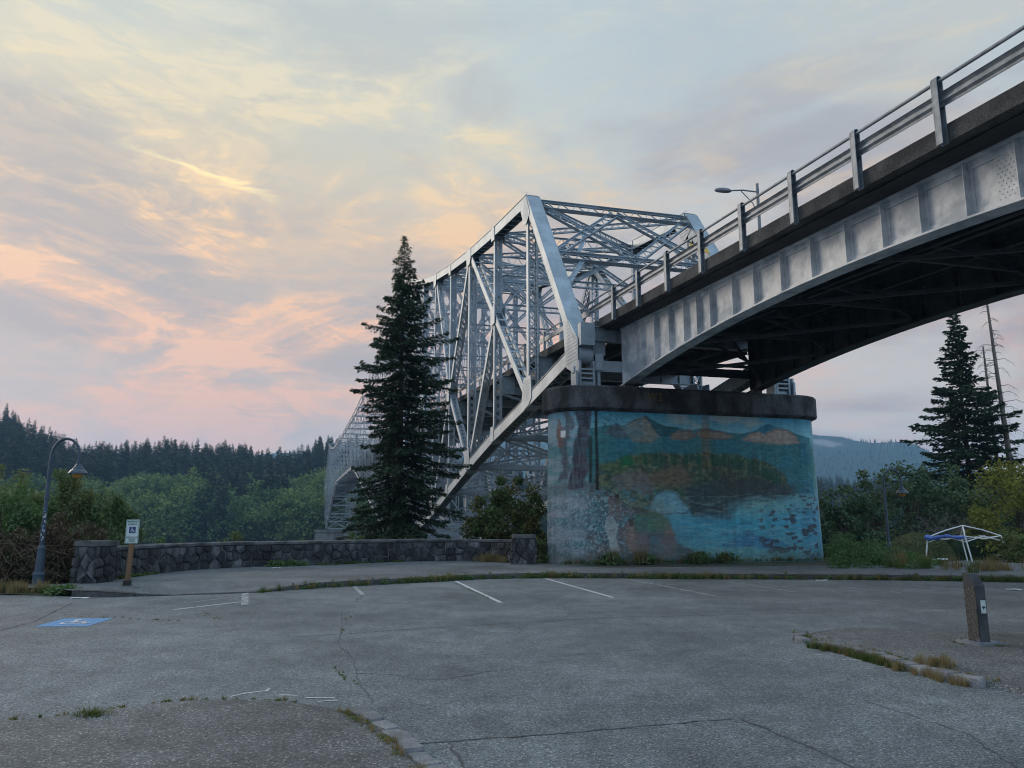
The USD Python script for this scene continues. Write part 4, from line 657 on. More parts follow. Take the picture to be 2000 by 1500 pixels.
# bearings on the pier: rocker, pin and shoe
for t in (0.0, 9.0):
    mb = MB()
    mb.box((-.62, -.55, 6.80), (.55, .55, 6.90)); V8 = [(a, b, c) for a in (-.62, .55) for b in (-.55, .55) for c in (0, 1)]
    mb.box((-.40, -.34, 6.90), (.34, -.25, 8.0)); mb.box((-.40, .25, 6.90), (.34, .34, 8.0)); 
    for z in (7.25, 7.45, 7.62): mb.box((-.38, -.25, z), (.30, .25, z + .07))
    cyl = trimesh.creation.cylinder(.20, .52, sections=18); cyl.apply_transform(trimesh.transformations.rotation_matrix(math.pi / 2, (1, 0, 0))); cyl.apply_translation((-.12, 0, 7.06)); mb.tm(cyl)
    cyl = trimesh.creation.cylinder(.33, .56, sections=20); cyl.apply_transform(trimesh.transformations.rotation_matrix(math.pi / 2, (1, 0, 0))); cyl.apply_translation((-.05, 0, 8.28)); mb.tm(cyl)
    for e in (-1, 1): mb.box((-.5, e * .47 - .05, 6.9), (.1, e * .47 + .05, 7.55)); mb.box((-.35, e * .52 - .04, 7.5), (-.05, e * .52 + .04, 7.75))
    m = mb.mesh(); obj('bearing', (Wv(np.array(m.vertices) + [0, t, 0]), m.faces), 'steel', br)
    mb = MB(); mb.box((-.55, -.30, 8.62), (-.20, .30, 9.55)); m = mb.mesh(); obj('end_plate', (Wv(np.array(m.vertices) + [0, t, 0]), m.faces), 'steel', br)
# end floor beam and its brackets
def wbox(mb, lo, hi):
    m = MB(); m.box(lo, hi); m = m.mesh(); return mb.add(Wv(m.vertices), m.faces)
efb = MB(); wbox(efb, (-.02, .30, 8.95), (.02, 8.70, 9.50)); wbox(efb, (-.17, .30, 9.50), (.17, 8.70, 9.53)); wbox(efb, (-.17, .30, 8.92), (.17, 8.70, 8.95)); wbox(efb, (-.02, .30, 8.35), (.02, .95, 8.92))
for y in np.arange(.6, 8.6, .8): wbox(efb, (-.12, y - .012, 8.95), (-.02, y + .012, 9.5))
obj('end_floor_beam', efb, 'steel', br)
tie = MB(); wbox(tie, (-.55, .35, 7.55), (-.50, 1.62, 8.0)); wbox(tie, (-.50, .35, 7.86), (-.2, 1.62, 7.9)); wbox(tie, (-.62, .32, 7.6), (-.45, .62, 8.25)); obj('tie_plate', tie, 'steel', br)
tie = MB(); wbox(tie, (-.55, 7.38, 7.55), (-.50, 8.65, 8.0)); obj('tie_plate', tie, 'steel', br)
for k in range(1, 12):
    s = S_AT[k]; z = float(deck_z(s)); mb = MB()
    wbox(mb, (s - .015, .30, z - 1.45), (s + .015, 8.7, z - .42)); wbox(mb, (s - .16, .30, z - .42), (s + .16, 8.7, z - .39)); wbox(mb, (s - .16, .30, z - 1.48), (s + .16, 8.7, z - 1.45))
    for y in np.arange(1.0, 8.6, 1.0): wbox(mb, (s - .10, y - .01, z - 1.44), (s - .016, y + .01, z - .43))
    obj('floor_beam', mb, 'steel', br)
for y in np.linspace(1.2, 7.8, 6):
    mb = MB()
    for k in range(0, 16):
        s0, s1 = S_AT[k] + .05, S_AT[k + 1] - .05; z0, z1 = float(deck_z(s0)), float(deck_z(s1))
        mb.beam(W(s0, y, z0 - .72), W(s1, y, z1 - .72), .02, .52, C3)
        for e in (-.47, -.98): mb.beam(W(s0, y, z0 + e), W(s1, y, z1 + e), .18, .025, C3)
    obj('stringer', mb, 'steel_shaded', br)
ds = np.concatenate([np.arange(0.15, 80, PL), np.linspace(85, 372, 40)]); mb = MB()
for a, b in zip(ds[:-1], ds[1:]): mb.beam(W(a, 4.5, deck_z(a) - .20), W(b, 4.5, deck_z(b) - .20), 7.7, .36, C3)
obj('deck_slab', mb, 'fascia_concrete', br)
# top struts, lateral bracing, sway frames, portal
def portal(k, low, name, n=2):
    """a braced frame between the trusses at the end posts"""
    TL, TR = U(1, 0.36), U(1, 8.64); d = unit(W(.42, 0, 8.9) - U(1, 0)); BL_, BR_ = TL + d * low, TR + d * low; up = -d
    pf = obj('portal_frame', lattice(TL - up * .30, TR - up * .30, .72, w=.20, spacing=.42, up=up), 'steel', br)
    mbs = MB(); lattice(BL_, BR_, .58, w=.20, spacing=.40, up=up, mb=mbs); obj('portal_strut', mbs, 'steel', pf)
    M, Mb = mid(TL, TR) - up * .45, mid(BL_, BR_) + up * .2
    for p, q in ((TL - up * .5, Mb), (BL_ + up * .2, M), (M, BR_ + up * .2), (Mb, TR - up * .5)): obj('portal_diagonal', lattice(p, q, .46, w=.14, spacing=.36, up=up), 'steel', pf)
    for p, q in ((BL_ + (Mb - BL_) * .26, TL + (Mb - TL) * .5), (BR_ + (Mb - BR_) * .26, TR + (Mb - TR) * .5)): obj('portal_diagonal', lattice(p + up * .1, q, .18, w=.06, spacing=.3, up=C3), 'steel', pf)
    for e, P0 in ((1, BL_), (-1, BR_)): obj('knee_brace', lattice(P0 + C3 * (e * 1.25) - up * .2, P0 + d * 2.3 + C3 * (e * .02), .20, w=.08, spacing=.3, up=C3), 'steel', pf)
    wm = MB(); wm.beam(BL_ + C3 * 2.6 - np.cross(C3, up) * 0 - B3 * .26, BL_ + C3 * 6.6 - B3 * .26, .02, .38, B3); 
    return pf
portal(1, 4.9, 'portal')
for k in range(2, 12):
    a, b = U(k, .3), U(k, 8.7); obj('top_strut', lattice(a - Z3 * .25, b - Z3 * .25, .62, w=.15, spacing=.42 if k < 8 else .6), 'steel', br)
    if k in (2, 3, 4, 5, 6, 7, 8, 9, 11, 13, 15):
        zc = deck_z(S_AT[k]) + 5.6; c0, c1 = W(S_AT[k], .3, zc), W(S_AT[k], 8.7, zc); mb = lattice(c0, c1, .42, w=.12, spacing=.4)
        M = mid(a, b) - Z3 * .4; h = (a[2] - zc)
        for p, q in ((a - Z3 * .5, mid(c0, c1)), (b - Z3 * .5, mid(c0, c1)), (c0, M), (c1, M)): lattice(p, q, .24, w=.09, spacing=.4, mb=mb)
        obj('sway_frame', mb, 'steel', br)
        mb = MB(); mb.beam(c0 + C3 * 1.6, W(S_AT[k], .25, zc - 1.9), .10, .10, B3); mb.beam(c1 - C3 * 1.6, W(S_AT[k], 8.75, zc - 1.9), .10, .10, B3); obj('knee_brace', mb, 'steel', br)
for k in range(1, 11):
    a, b, c, d_ = U(k, .3), U(k + 1, 8.7), U(k, 8.7), U(k + 1, .3); sp = .36 if k < 8 else .7
    obj('top_lateral', lattice(a - Z3 * .15, b - Z3 * .15, .32, w=.10, spacing=sp), 'steel', br); obj('top_lateral', lattice(c - Z3 * .15, d_ - Z3 * .15, .32, w=.10, spacing=sp), 'steel', br)
# cross bracing below the deck between the bottom chords
for k in range(1, 12):
    a, b = Lw(k, .3), Lw(k, 8.7); obj('bottom_strut', laced(a, b, .75, .30, spacing=.62, side=B3, bar=.07), 'steel', br)
    c, d_ = Lw(k + 1, .3), Lw(k + 1, 8.7); mb = MB()
    lattice(a, d_, .30, w=.10, spacing=.45, mb=mb); lattice(b, c, .30, w=.10, spacing=.45, mb=mb); obj('bottom_lateral', mb, 'steel', br)
    if k < 10:
        zt = float(deck_z(S_AT[k])) - 1.5; zb = botz(k) + .3
        if zt - zb > 1.5:
            mb = MB(); mb.beam(W(S_AT[k], .3, zt), W(S_AT[k], 8.7, zb), .14, .14, B3); mb.beam(W(S_AT[k], 8.7, zt), W(S_AT[k], .3, zb), .14, .14, B3)
            if k > 3:
                zm = (zt + zb) / 2; laced(W(S_AT[k], .3, zm), W(S_AT[k], 8.7, zm), .5, .3, spacing=.6, side=Z3, mb=mb)
            obj('cross_frame', mb, 'steel', br)
# parapet rails on the bridge deck
for t, nm in ((.72, 'near'), (8.28, 'far')):
    mb = MB(); ss = np.arange(.3, 78, PL / 2)
    for a, b in zip(ss[:-1], ss[1:]):
        mb.tube([W(a, t, deck_z(a) + .92), W(b, t, deck_z(b) + .92)], .035, 6); mb.beam(W(a, t, deck_z(a) + .55), W(b, t, deck_z(b) + .55), .06, .24, C3)
    rl = obj('bridge_railing', mb, 'galvanised', br)
    for a in ss[:14]:
        m = MB(); m.beam(W(a, t, deck_z(a) - .3), W(a, t, deck_z(a) + .97), .12, .12, C3); obj('rail_post', m, 'galvanised', rl)
# the long main span and the far anchor arm, seen small behind the conifer
mb = MB()
def simple(p, q, w, d): 
    mb.beam(p + C3 * w / 2, q + C3 * w / 2, .05, d, C3); mb.beam(p - C3 * w / 2, q - C3 * w / 2, .05, d, C3)
KS = list(range(NEAR, FAR + 1, 2)) + [46, 49, 52]
for t in (0.0, 9.0):
    for n_, (k, k1) in enumerate(zip(KS[:-1], KS[1:])):
        if k1 < 52: simple(U(k, t), U(k1, t), .55, .5)
        else: simple(U(k, t), Lw(k1, t), .55, .5)
        simple(Lw(k, t), Lw(k1, t), .55, .5)
        if k1 < 52:
            simple(Lw(k1, t), U(k1, t), .46, .18); plate_x(mb, Lw(k1, t), U(k1, t), .46, -.08, 1.5, .07, C3, B3)
            simple(U(k, t), Lw(k1, t), .26, .14); simple(Lw(k, t), U(k1, t), .26, .14)
            m1_, m2_ = mid(Lw(k, t), Lw(k1, t)), mid(U(k, t), U(k1, t)); simple(m1_, m2_, .30, .14)
    for k in (NEAR, FAR): simple(Lw(k, t), U(k, t), .8, .9)
for k in KS[:-1]:
    mb.beam(U(k, 0), U(k, 9), .25, .35, B3); mb.beam(W(S_AT[k], 0, deck_z(S_AT[k]) + 5.8), W(S_AT[k], 9, deck_z(S_AT[k]) + 5.8), .15, .3, B3)
for k, k1 in zip(KS[:-1], KS[1:]):
    mb.beam(Lw(k, 0), Lw(k, 9), .3, .5, B3); mb.beam(Lw(k, 0), Lw(k1, 9), .2, .2, B3); mb.beam(Lw(k, 9), Lw(k1, 0), .2, .2, B3)
    mb.beam(W(S_AT[k], 0, deck_z(S_AT[k]) - 1.0), W(S_AT[k], 9, deck_z(S_AT[k]) - 1.0), .3, .9, B3)
obj('main_span', mb, 'steel_pale', br, kind='stuff')
# river piers
def plain_pier(s, top, base, r, label, tt=(-1.2, 10.2)):
    p = thing('bridge_pier', label, 'bridge pier', W(s, 4.5, 0)); f = lambda a, t, z: W(s + a, t, z) - W(s, 4.5, 0)
    obj('shaft', loft([(stadium(*tt, r * 1.3, 10), base), (stadium(*tt, r, 10), top - 1.0)], f), 'pier_concrete', p, smooth=25)
    obj('cap', loft([(stadium(*tt, r * 1.15, 10), top - 1.0), (stadium(*tt, r * 1.15, 10), top)], f), 'pier_concrete', p, smooth=25)
plain_pier(S_AT[NEAR], -1.5, -14, 3.0, 'low concrete river pier under the near tower of the truss, behind the wall')
plain_pier(S_AT[FAR], -1.5, -14, 3.2, 'pale concrete river pier under the far end of the long truss')
plain_pier(S_AT[52], 11.2, -14, 1.6, 'tall slim concrete pier at the far bank, at the left end of the truss', (-2.6, 10.6))

# ---------------------------------------------------------------- approach span over the lot
S_END = -33.0
asp = thing('approach_span', 'steel plate girder approach span with arched soffit passing overhead at right', 'bridge span')
def gz_top(s): return 9.85 + .045 * s - .465
def gz_bot(s): return gz_top(s) - (1.12 + 1.22 * ((s + 14.5) / 13.9) ** 2)
ss = np.linspace(-.45, -28.55, 80)
STIFF = [-.62, -1.4, -2.4, -3.6, -4.76, -5.87, -6.77, -7.62, -8.96, -10.1, -11.4, -12.7, -14.0, -15.2, -16.3, -17.45, -18.6, -19.8, -21.0, -22.2, -23.4, -24.6, -25.8, -27.0, -28.2]
for t, e in ((1.6, -1), (7.4, 1)):
    mb = MB(); v = np.array([W(s, t + o_, z) for s in ss for o_ in (-.01, .01) for z in (gz_bot(s), gz_top(s))]); f = []
    for k in range(len(ss) - 1):
        a = k * 4; f += [[a, a + 1, a + 5, a + 4], [a + 2, a + 6, a + 7, a + 3]]
    f += [[0, 2, 3, 1]]
    mb.add(v, f); GM = 'steel_girder' if t < 5 else 'steel_shaded'; g_ = obj('plate_girder', mb, GM, asp)  # right girder gets the darker copy: shade under the deck is painted in
    for zf, w in ((gz_top, .38), (gz_bot, .46)):
        mb = MB()
        for a, b in zip(ss[:-1:2], list(ss[2::2]) + [ss[-1]]): mb.beam(W(a, t, zf(a)), W(b, t, zf(b)), w, .045, C3)
        mb.beam(W(ss[0] , t, zf(ss[0])), W(ss[0] - .01, t, zf(ss[0])), w, .05, C3)
        for a, b in zip(ss[:-1:2], list(ss[2::2]) + [ss[-1]]):
            q_ = -.09 if zf is gz_top else .09
            for o_ in (-.03, .03): mb.beam(W(a, t + o_, zf(a) + q_), W(b, t + o_, zf(b) + q_), .03, .16, C3)
        obj('flange', mb, GM, g_)
    for s in STIFF:
        z0, z1 = gz_bot(s) + .03, gz_top(s) - .03; mb = MB()
        for o_ in (-1, 1): mb.beam(W(s, t + o_ * .10, z0), W(s, t + o_ * .10, z1), .15, .018, C3); mb.beam(W(s - .05, t + o_ * .022, z0), W(s - .05, t + o_ * .022, z1), .018, .10, C3)
        obj('stiffener', mb, GM, g_)
    for s0, s1 in ((-8.95, -8.45), (-18.55, -18.05)):
        if t > 5: continue
        sm = (s0 + s1) / 2; sp_ = MB(); sp_.add([W(s, t - .03, z) for s in (s0, s1) for z in (gz_bot(sm) + .16, gz_top(sm) - .14)], [[0, 1, 3, 2]])
        lo, hi = gz_bot(sm) + .16, gz_top(sm) - .14
        sp_ = MB(); sp_.beam(W(sm, t - .02, lo), W(sm, t - .02, hi), .03, s1 - s0, C3); so = obj('splice_plate', sp_, 'steel_girder', g_)
        rv = MB()
        for i_, z in enumerate(np.arange(lo + .05, hi - .03, .085)):
            for x in np.arange(s0 + .06 + (.045 if i_ % 2 else 0), s1 - .03, .10): rivets(rv, [W(x, t - .036, z)], -C3, .019)
        obj('rivets', rv, 'steel_girder', so, kind='stuff')
    rv = MB()
    for s in np.arange(-.7, -28, -.13): rivets(rv, [W(s, t + e * .19, gz_bot(s) + .024)], Z3, .016)
    for s in STIFF[:19]:
        rivets(rv, [W(s - .06, t - .032, z) for z in np.arange(gz_bot(s) + .15, gz_top(s) - .12, .11)], -C3, .014)
    obj('rivets', rv, 'steel_girder', g_, kind='stuff')
    mb = MB(); m = MB(); m.box((-1.0, t - .3, 6.80), (-.5, t + .3, 6.90)); m.box((-.9, t - .2, 6.9), (-.6, t + .2, 7.05)); m = m.mesh(); mb.add(Wv(m.vertices), m.faces); obj('girder_bearing', mb, 'steel_shaded', asp)
# slab with thick edges, soffit set up between them
zt = lambda s: 9.85 + .045 * s
ns = np.linspace(-.15, S_END, 34); prof = [(.65, 0.0), (.65, -.36), (.80, -.38), (1.30, -.40), (7.70, -.40), (8.20, -.38), (8.35, -.36), (8.35, 0.0)]
v = np.array([W(s, t, zt(s) + z + (rng.normal(0, .006) if z else 0)) for s in ns for t, z in prof]); n = len(prof)
i, j = np.meshgrid(np.arange(len(ns) - 1), np.arange(n), indexing='ij'); q = np.stack([i * n + j, i * n + (j + 1) % n, (i + 1) * n + (j + 1) % n, (i + 1) * n + j], -1).reshape(-1, 4)
f3 = np.vstack([q[:, [0, 2, 1]], q[:, [0, 3, 2]], [[0, a, a + 1] for a in range(1, n - 1)]])
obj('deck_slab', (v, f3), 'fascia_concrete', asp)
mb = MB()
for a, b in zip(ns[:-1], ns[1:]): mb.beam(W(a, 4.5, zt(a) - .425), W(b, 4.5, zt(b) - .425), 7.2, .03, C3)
obj('soffit', mb, 'soffit_shade', asp)  # added dark sheet that paints the shade below the slab
# diaphragms between the girders, lateral bracing, conduits
for s in np.arange(-1.4, -29, -4.15):
    zb, z1 = gz_bot(s), gz_top(s); mb = MB(); zm = zb + .35 * (z1 - zb)
    mb.beam(W(s, 1.62, z1 - .25), W(s, 7.38, z1 - .25), .12, .16, B3); mb.beam(W(s, 1.62, zm), W(s, 7.38, zm), .10, .12, B3); mb.beam(W(s, 1.66, zm), W(s, 4.5, z1 - .3), .09, .09, B3); mb.beam(W(s, 7.34, zb + .12), W(s, 6.0, z1 - .35), .10, .10, B3); mb.beam(W(s, 7.3, zm), W(s, 4.5, z1 - .3), .09, .09, B3)
    obj('cross_frame', mb, 'steel_shaded', asp)
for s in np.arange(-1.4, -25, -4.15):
    a, b = s, s - 4.15; mb = MB(); mb.beam(W(a, 1.75, gz_bot(a) + .12), W(b, 7.25, gz_bot(b) + .12), .10, .10, C3); obj('lateral_brace', mb, 'steel_shaded', asp)
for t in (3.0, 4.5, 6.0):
    mb = MB(); mb.beam(W(-.3, t, gz_top(-.3) - .16), W(-31, t, gz_top(-31) - .16), .02, .36, C3); mb.beam(W(-.3, t, gz_top(-.3) - .34), W(-31, t, gz_top(-31) - .34), .16, .03, C3); obj('stringer', mb, 'steel_shaded', asp)
mb = MB(); mb.tube([W(s, 3.6, gz_top(s) - .55) for s in np.linspace(-.5, -30, 12)], .06, 8); obj('conduit', mb, 'steel_shaded', asp)
fl = MB(); s = -9.9; c = W(s, 2.35, gz_bot(s) - .05)
pg = Polygon([(-.17, -.14), (.17, -.14), (.13, .14), (-.13, .14)]); m = trimesh.creation.extrude_polygon(pg, .22, engine='earcut'); R_ = np.eye(4); R_[:3, 0], R_[:3, 1], R_[:3, 2] = -B3, Z3, C3; R_[:3, 3] = c; fl.tm(m, R_)
lb = obj('floodlight', fl, 'black_rubber', asp); mb = MB(); mb.tube([c + B3 * x + C3 * .11 + Z3 * z for x, z in ((-.06, .14), (-.06, .22), (.06, .22), (.06, .14))], .012, 6); obj('bracket', mb, 'black_rubber', lb)
# end brace visible between the girders on the pier
mb = MB(); wbox(mb, (-.45, 1.62, 7.60), (-.40, 7.38, 7.92)); wbox(mb, (-.50, 1.62, 7.92), (-.3, 7.38, 7.95)); mb.beam(W(-.4, 4.5, 7.95), W(-.4, 7.3, 8.9), .07, .07, B3); mb.beam(W(-.4, 4.5, 7.95), W(-.4, 1.7, 8.9), .07, .07, B3); obj('end_diaphragm', mb, 'steel_shaded', asp)
# railing: U-shaped posts bolted to the slab edge, pipe and corrugated beam
PS = [-1.8 - 2.285 * k for k in range(14)]
def u_post(t, e):
    w, h0, h1, dpt = .15, -.40, .985, .13
    a = np.linspace(0, math.pi, 9); out = [(-w / 2, h0)] + [(w / 2, h0)] + [(w / 2 * math.cos(x), h1 - w / 2 + w / 2 * math.sin(x)) for x in a]
    P1 = Polygon([(w / 2, h0), *[(w / 2 * math.cos(x), h1 - w / 2 + w / 2 * math.sin(x)) for x in a], (-w / 2, h0)]); P2 = Polygon([(w / 2 - .016, h0 - .1), *[((w / 2 - .016) * math.cos(x), h1 - w / 2 + (w / 2 - .016) * math.sin(x)) for x in a], (-w / 2 + .016, h0 - .1)])
    return P1, P1.difference(P2)
for t, e in ((.585, -1), (8.415, 1)):
    rl = thing('railing', 'grey steel railing along the near edge of the approach deck' if e < 0 else 'far edge railing of the approach deck, seen beyond the near one', 'railing')
    P1, ring = u_post(t, e)
    for s in PS:
        mb = MB(); R_ = np.eye(4); R_[:3, 0], R_[:3, 1], R_[:3, 2] = C3, Z3, -B3; R_[:3, 3] = W(s, t, zt(s))
        mb.tm(trimesh.creation.extrude_polygon(ring, .15, engine='earcut'), R_); R2 = R_.copy(); R2[:3, 3] = W(s - .02, t, zt(s)); mb.tm(trimesh.creation.extrude_polygon(P1, .014, engine='earcut'), R2)
        obj('rail_post', mb, 'galvanised', rl)
    sp_ = np.linspace(.9 if e < 0 else .3, S_END, 30); mb = MB(); mb.tube([W(s, t, zt(s) + .885) for s in sp_], .036, 10); obj('top_pipe', mb, 'galvanised', rl, smooth=40)
    # W-beam: corrugated profile swept along the span, on the road side of the posts
    prof = [(0, -.155), (.03, -.145), (.075, -.10), (.075, -.06), (.015, -.02), (.015, .02), (.075, .06), (.075, .10), (.03, .145), (0, .155)]
    to = t - e * .085; v = np.array([W(s, to - e * (x - .08 if False else x - .075), zt(s) + .50 + z) for s in sp_ for x, z in prof] + [W(s, to - e * (x - .072), zt(s) + .50 + z) for s in sp_ for x, z in prof]); n = len(prof); N = len(sp_) * n
    i, j = np.meshgrid(np.arange(len(sp_) - 1), np.arange(n - 1), indexing='ij'); q = np.stack([i * n + j, (i + 1) * n + j, (i + 1) * n + j + 1, i * n + j + 1], -1).reshape(-1, 4)
    obj('guard_beam', (v, np.vstack([q, q[:, ::-1] + N])), 'galvanised', rl, smooth=30)
# yellow clearance sign on the right end post
sg = thing('clearance_sign', 'yellow warning plate fixed high on the right end post of the truss', 'sign')
d = unit(U(1, 9) - W(.42, 9, 8.9)); c = W(.42, 9, 8.9) + d * 8.05 - B3 * .42 - C3 * .80; n = np.cross(C3, d); n = n if n @ B3 < 0 else -n
mb = MB(); mb.beam(c - d * .35, c + d * .35, .95, .02, C3); obj('plate', mb, 'sign_yellow', sg); mb = MB(); mb.beam(c - d * .0 + n * .02 + C3 * .22, c + d * .22 + n * .02 + C3 * .22, .30, .02, C3); obj('marking', mb, 'metal_blue_grey', sg)
mb = MB(); c2_ = c - d * 1.15; mb.beam(c2_ - d * .18, c2_ + d * .18, .75, .02, C3); obj('plate', mb, 'sign_yellow', sg)
# street light on the deck
sl = thing('street_light', 'cobra-head street light on a slim pole above the approach railing', 'street light')
b0 = W(-1.5, 8.55, 9.5); mb = MB(); mb.tube([W(-.1, 8.5, 9.4), W(-.1, 8.5, 16.75)], [.095, .065], 12); obj('pole', mb, 'metal_blue_grey', sl, smooth=40)
hd = W(.85, 7.6, 16.72); hb = W(-.1, 8.5, 16.35)
mb = MB(); mb.tube([hb, hb + (hd - hb) * .5 + Z3 * .06, hd], .035, 8); mb.tube([hb - Z3 * 1.2, hb - Z3 * .55 + (hd - hb) * .18, hb + (hd - hb) * .55 + Z3 * .0], .025, 8); obj('arm', mb, 'metal_blue_grey', sl, smooth=40)
m = trimesh.creation.icosphere(2); v = np.array(m.vertices) * [.42, .17, .13]; v[:, 2] = np.where(v[:, 2] < -.07, -.07 + (v[:, 2] + .07) * .4, v[:, 2]); dd = unit(hd - hb); R_ = np.eye(4); R_[:3, 0] = dd; R_[:3, 1] = unit(np.cross(Z3, dd)); R_[:3, 2] = np.cross(R_[:3, 0], R_[:3, 1]); R_[:3, 3] = hd + dd * .25
obj('lamp_head', MB().tm(trimesh.Trimesh(v, m.faces), R_), 'metal_blue_grey', sl, smooth=40)
# ---------------------------------------------------------------- stone wall of the overlook
def stones_on(parent, L, z0, z1, place_fn, row_h, col_w, seed, n_mat=('stone_dark', 'stone_pale'), pale=.33):
    """irregular coursed stones on a face L long from z0 to z1; place_fn(u, z, d) gives the world point d proud of the face"""
    r = np.random.default_rng(seed); pts = []; rows = max(1, int(round((z1 - z0) / row_h)))
    for k in range(rows):
        u = -r.uniform(0, col_w)
        while u < L + col_w:
            pts.append((u, z0 + (k + .5 + r.uniform(-.24, .24)) * (z1 - z0) / rows)); u += col_w * r.uniform(.5, 1.5)
    vor = shapely.voronoi_polygons(MultiPoint(pts), extend_to=sbox(-2, z0 - 2, L + 2, z1 + 2)); frame = sbox(0.01, z0, L - .01, z1)
    for g in vor.geoms:
        g = g.intersection(frame).buffer(-.011).simplify(.015)
        if g.is_empty or g.geom_type != 'Polygon' or g.area < .006: continue
        a = np.array(g.exterior.coords)[:-1]; inner = shapely.affinity.scale(g, r.uniform(.70, .86), r.uniform(.70, .86)); b = np.array(inner.exterior.coords)[:-1]; n = len(a)
        if len(b) != n: continue
        d = r.uniform(.025, .085); c = b.mean(0)
        v = [place_fn(x, z, 0.0) for x, z in a] + [place_fn(x, z, d * r.uniform(.6, 1.15)) for x, z in b] + [place_fn(*c, d * 1.1)]
        k = np.arange(n); f = np.vstack([np.stack([k, (k + 1) % n, n + (k + 1) % n], 1), np.stack([k, n + (k + 1) % n, n + k], 1), np.stack([n + k, n + (k + 1) % n, np.full(n, 2 * n)], 1)])
        vv = np.array(v); 
        obj('stone', (vv, f), n_mat[1] if r.random() < pale else n_mat[0], parent)
wl = thing('stone_wall', 'long low wall of dark mossy fieldstone curving along the overlook walk, with end pillars', 'wall')
wc = wall_c; wd = np.concatenate([[0], np.cumsum(np.linalg.norm(np.diff(wc, axis=0), axis=1))]); WLEN = wd[-1]
wt = np.gradient(wc, axis=0); wt /= np.linalg.norm(wt, axis=1, keepdims=True); wn = np.column_stack([wt[:, 1], -wt[:, 0]])
def wall_pt(u, d): 
    p = np.array([np.interp(u, wd, wc[:, k]) for k in (0, 1)]); n = np.array([np.interp(u, wd, wn[:, k]) for k in (0, 1)]); return p + n * d
uu = np.linspace(0, WLEN, 60); mb = MB(); pr = [(0, -.6), (0, .86), (-.48, .86), (-.48, -.6)]
v = np.array([[*wall_pt(u, d), z] for u in uu for d, z in pr]); i, j = np.meshgrid(np.arange(59), np.arange(4), indexing='ij'); q = np.stack([i * 4 + j, i * 4 + (j + 1) % 4, (i + 1) * 4 + (j + 1) % 4, (i + 1) * 4 + j], -1).reshape(-1, 4)
obj('mortar_core', (v, q[:, ::-1]), 'mortar', wl)
stones_on(wl, WLEN, .10, .855, lambda u, z, d: np.array([*wall_pt(u, d), z]), .26, .36, 21)
pos, k = 0.0, 0
while pos < WLEN - .3:
    L = min(rng.uniform(1.5, 2.3), WLEN - pos); a = np.linspace(pos + .006, pos + L - .006, 5); pos += L; zj = rng.normal(0, .006)
    v = np.array([[*wall_pt(u, d + rng.normal(0, .006)), z + zj + rng.normal(0, .004)] for u in a for d, z in ((.045, .862), (.05, .93), (.02, .955), (-.50, .957), (-.53, .93), (-.53, .862))]); n = 6
    i, j = np.meshgrid(np.arange(4), np.arange(n), indexing='ij'); q = np.stack([i * n + j, i * n + (j + 1) % n, (i + 1) * n + (j + 1) % n, (i + 1) * n + j], -1).reshape(-1, 4)
    f = np.vstack([q[:, [0, 2, 1]], q[:, [0, 3, 2]], [[0, e, e + 1] for e in (1, 2, 3, 4)], [[24, 24 + e + 1, 24 + e] for e in (1, 2, 3, 4)]]); obj('coping_stone', (v, f), 'coping', wl)
def pillar(c, w0, w1, d, h, rz, batter_left, label, seed):
    R2 = np.array([[math.cos(rz), -math.sin(rz)], [math.sin(rz), math.cos(rz)]])
    def P(x, y, z): xy = R2 @ np.array([x, y]); return np.array([c[0] + xy[0], c[1] + xy[1], z])
    # front face towards -y locally; x from left to right
    def lr(z): k = np.clip(z / h, 0, 1); return -w0 / 2 * (1 - k) - (w1 - w0 / 2 if batter_left else w1 / 2) * k, w0 / 2 * (1 - k) + (w0 / 2 if batter_left else w1 / 2) * k
    mb = MB(); v = [P(lr(z)[i], y, z) for z in (-.2, h - .12) for i, y in ((0, -d / 2), (1, -d / 2), (1, d / 2), (0, d / 2))]; mb.add(v, [[0, 1, 5, 4], [1, 2, 6, 5], [2, 3, 7, 6], [3, 0, 4, 7]])
    p_ = obj('pillar', mb, 'mortar', wl, label=label)
    l0, r0 = lr(h - .12)
    m = trimesh.creation.box((r0 - l0 + .07, d + .08, .125)).subdivide().subdivide(); v = np.array(m.vertices); v += (meshkit.noise(v * 9 + seed, 2)[:, None] - .5) * .02; obj('capstone', (np.array([P(x + (l0 + r0) / 2, y, z + h - .06) for x, y, z in v]), m.faces), 'coping', p_)
    def face(z, u): a, b = lr(z); return a + (b - a) * u
    stones_on(p_, 1.0, .02, h - .13, lambda u, z, e: P(face(z, u), -d / 2 - e, z), .27, .40, seed)
    stones_on(p_, d, .02, h - .13, lambda u, z, e: P(lr(z)[1] + e, -d / 2 + u, z), .27, .33, seed + 1)
    stones_on(p_, d, .02, h - .13, lambda u, z, e: P(lr(z)[0] - e, d / 2 - u, z), .27, .33, seed + 2)
pillar((-10.50, 19.75), .70, .58, .70, 1.14, math.radians(-14), True, 'pillar with a flared foot at the near left end of the wall', 31)
pillar((.42, 28.35), .82, .74, .74, 1.16, math.radians(4), False, 'square pillar at the end of the wall beside the painted pier', 41)

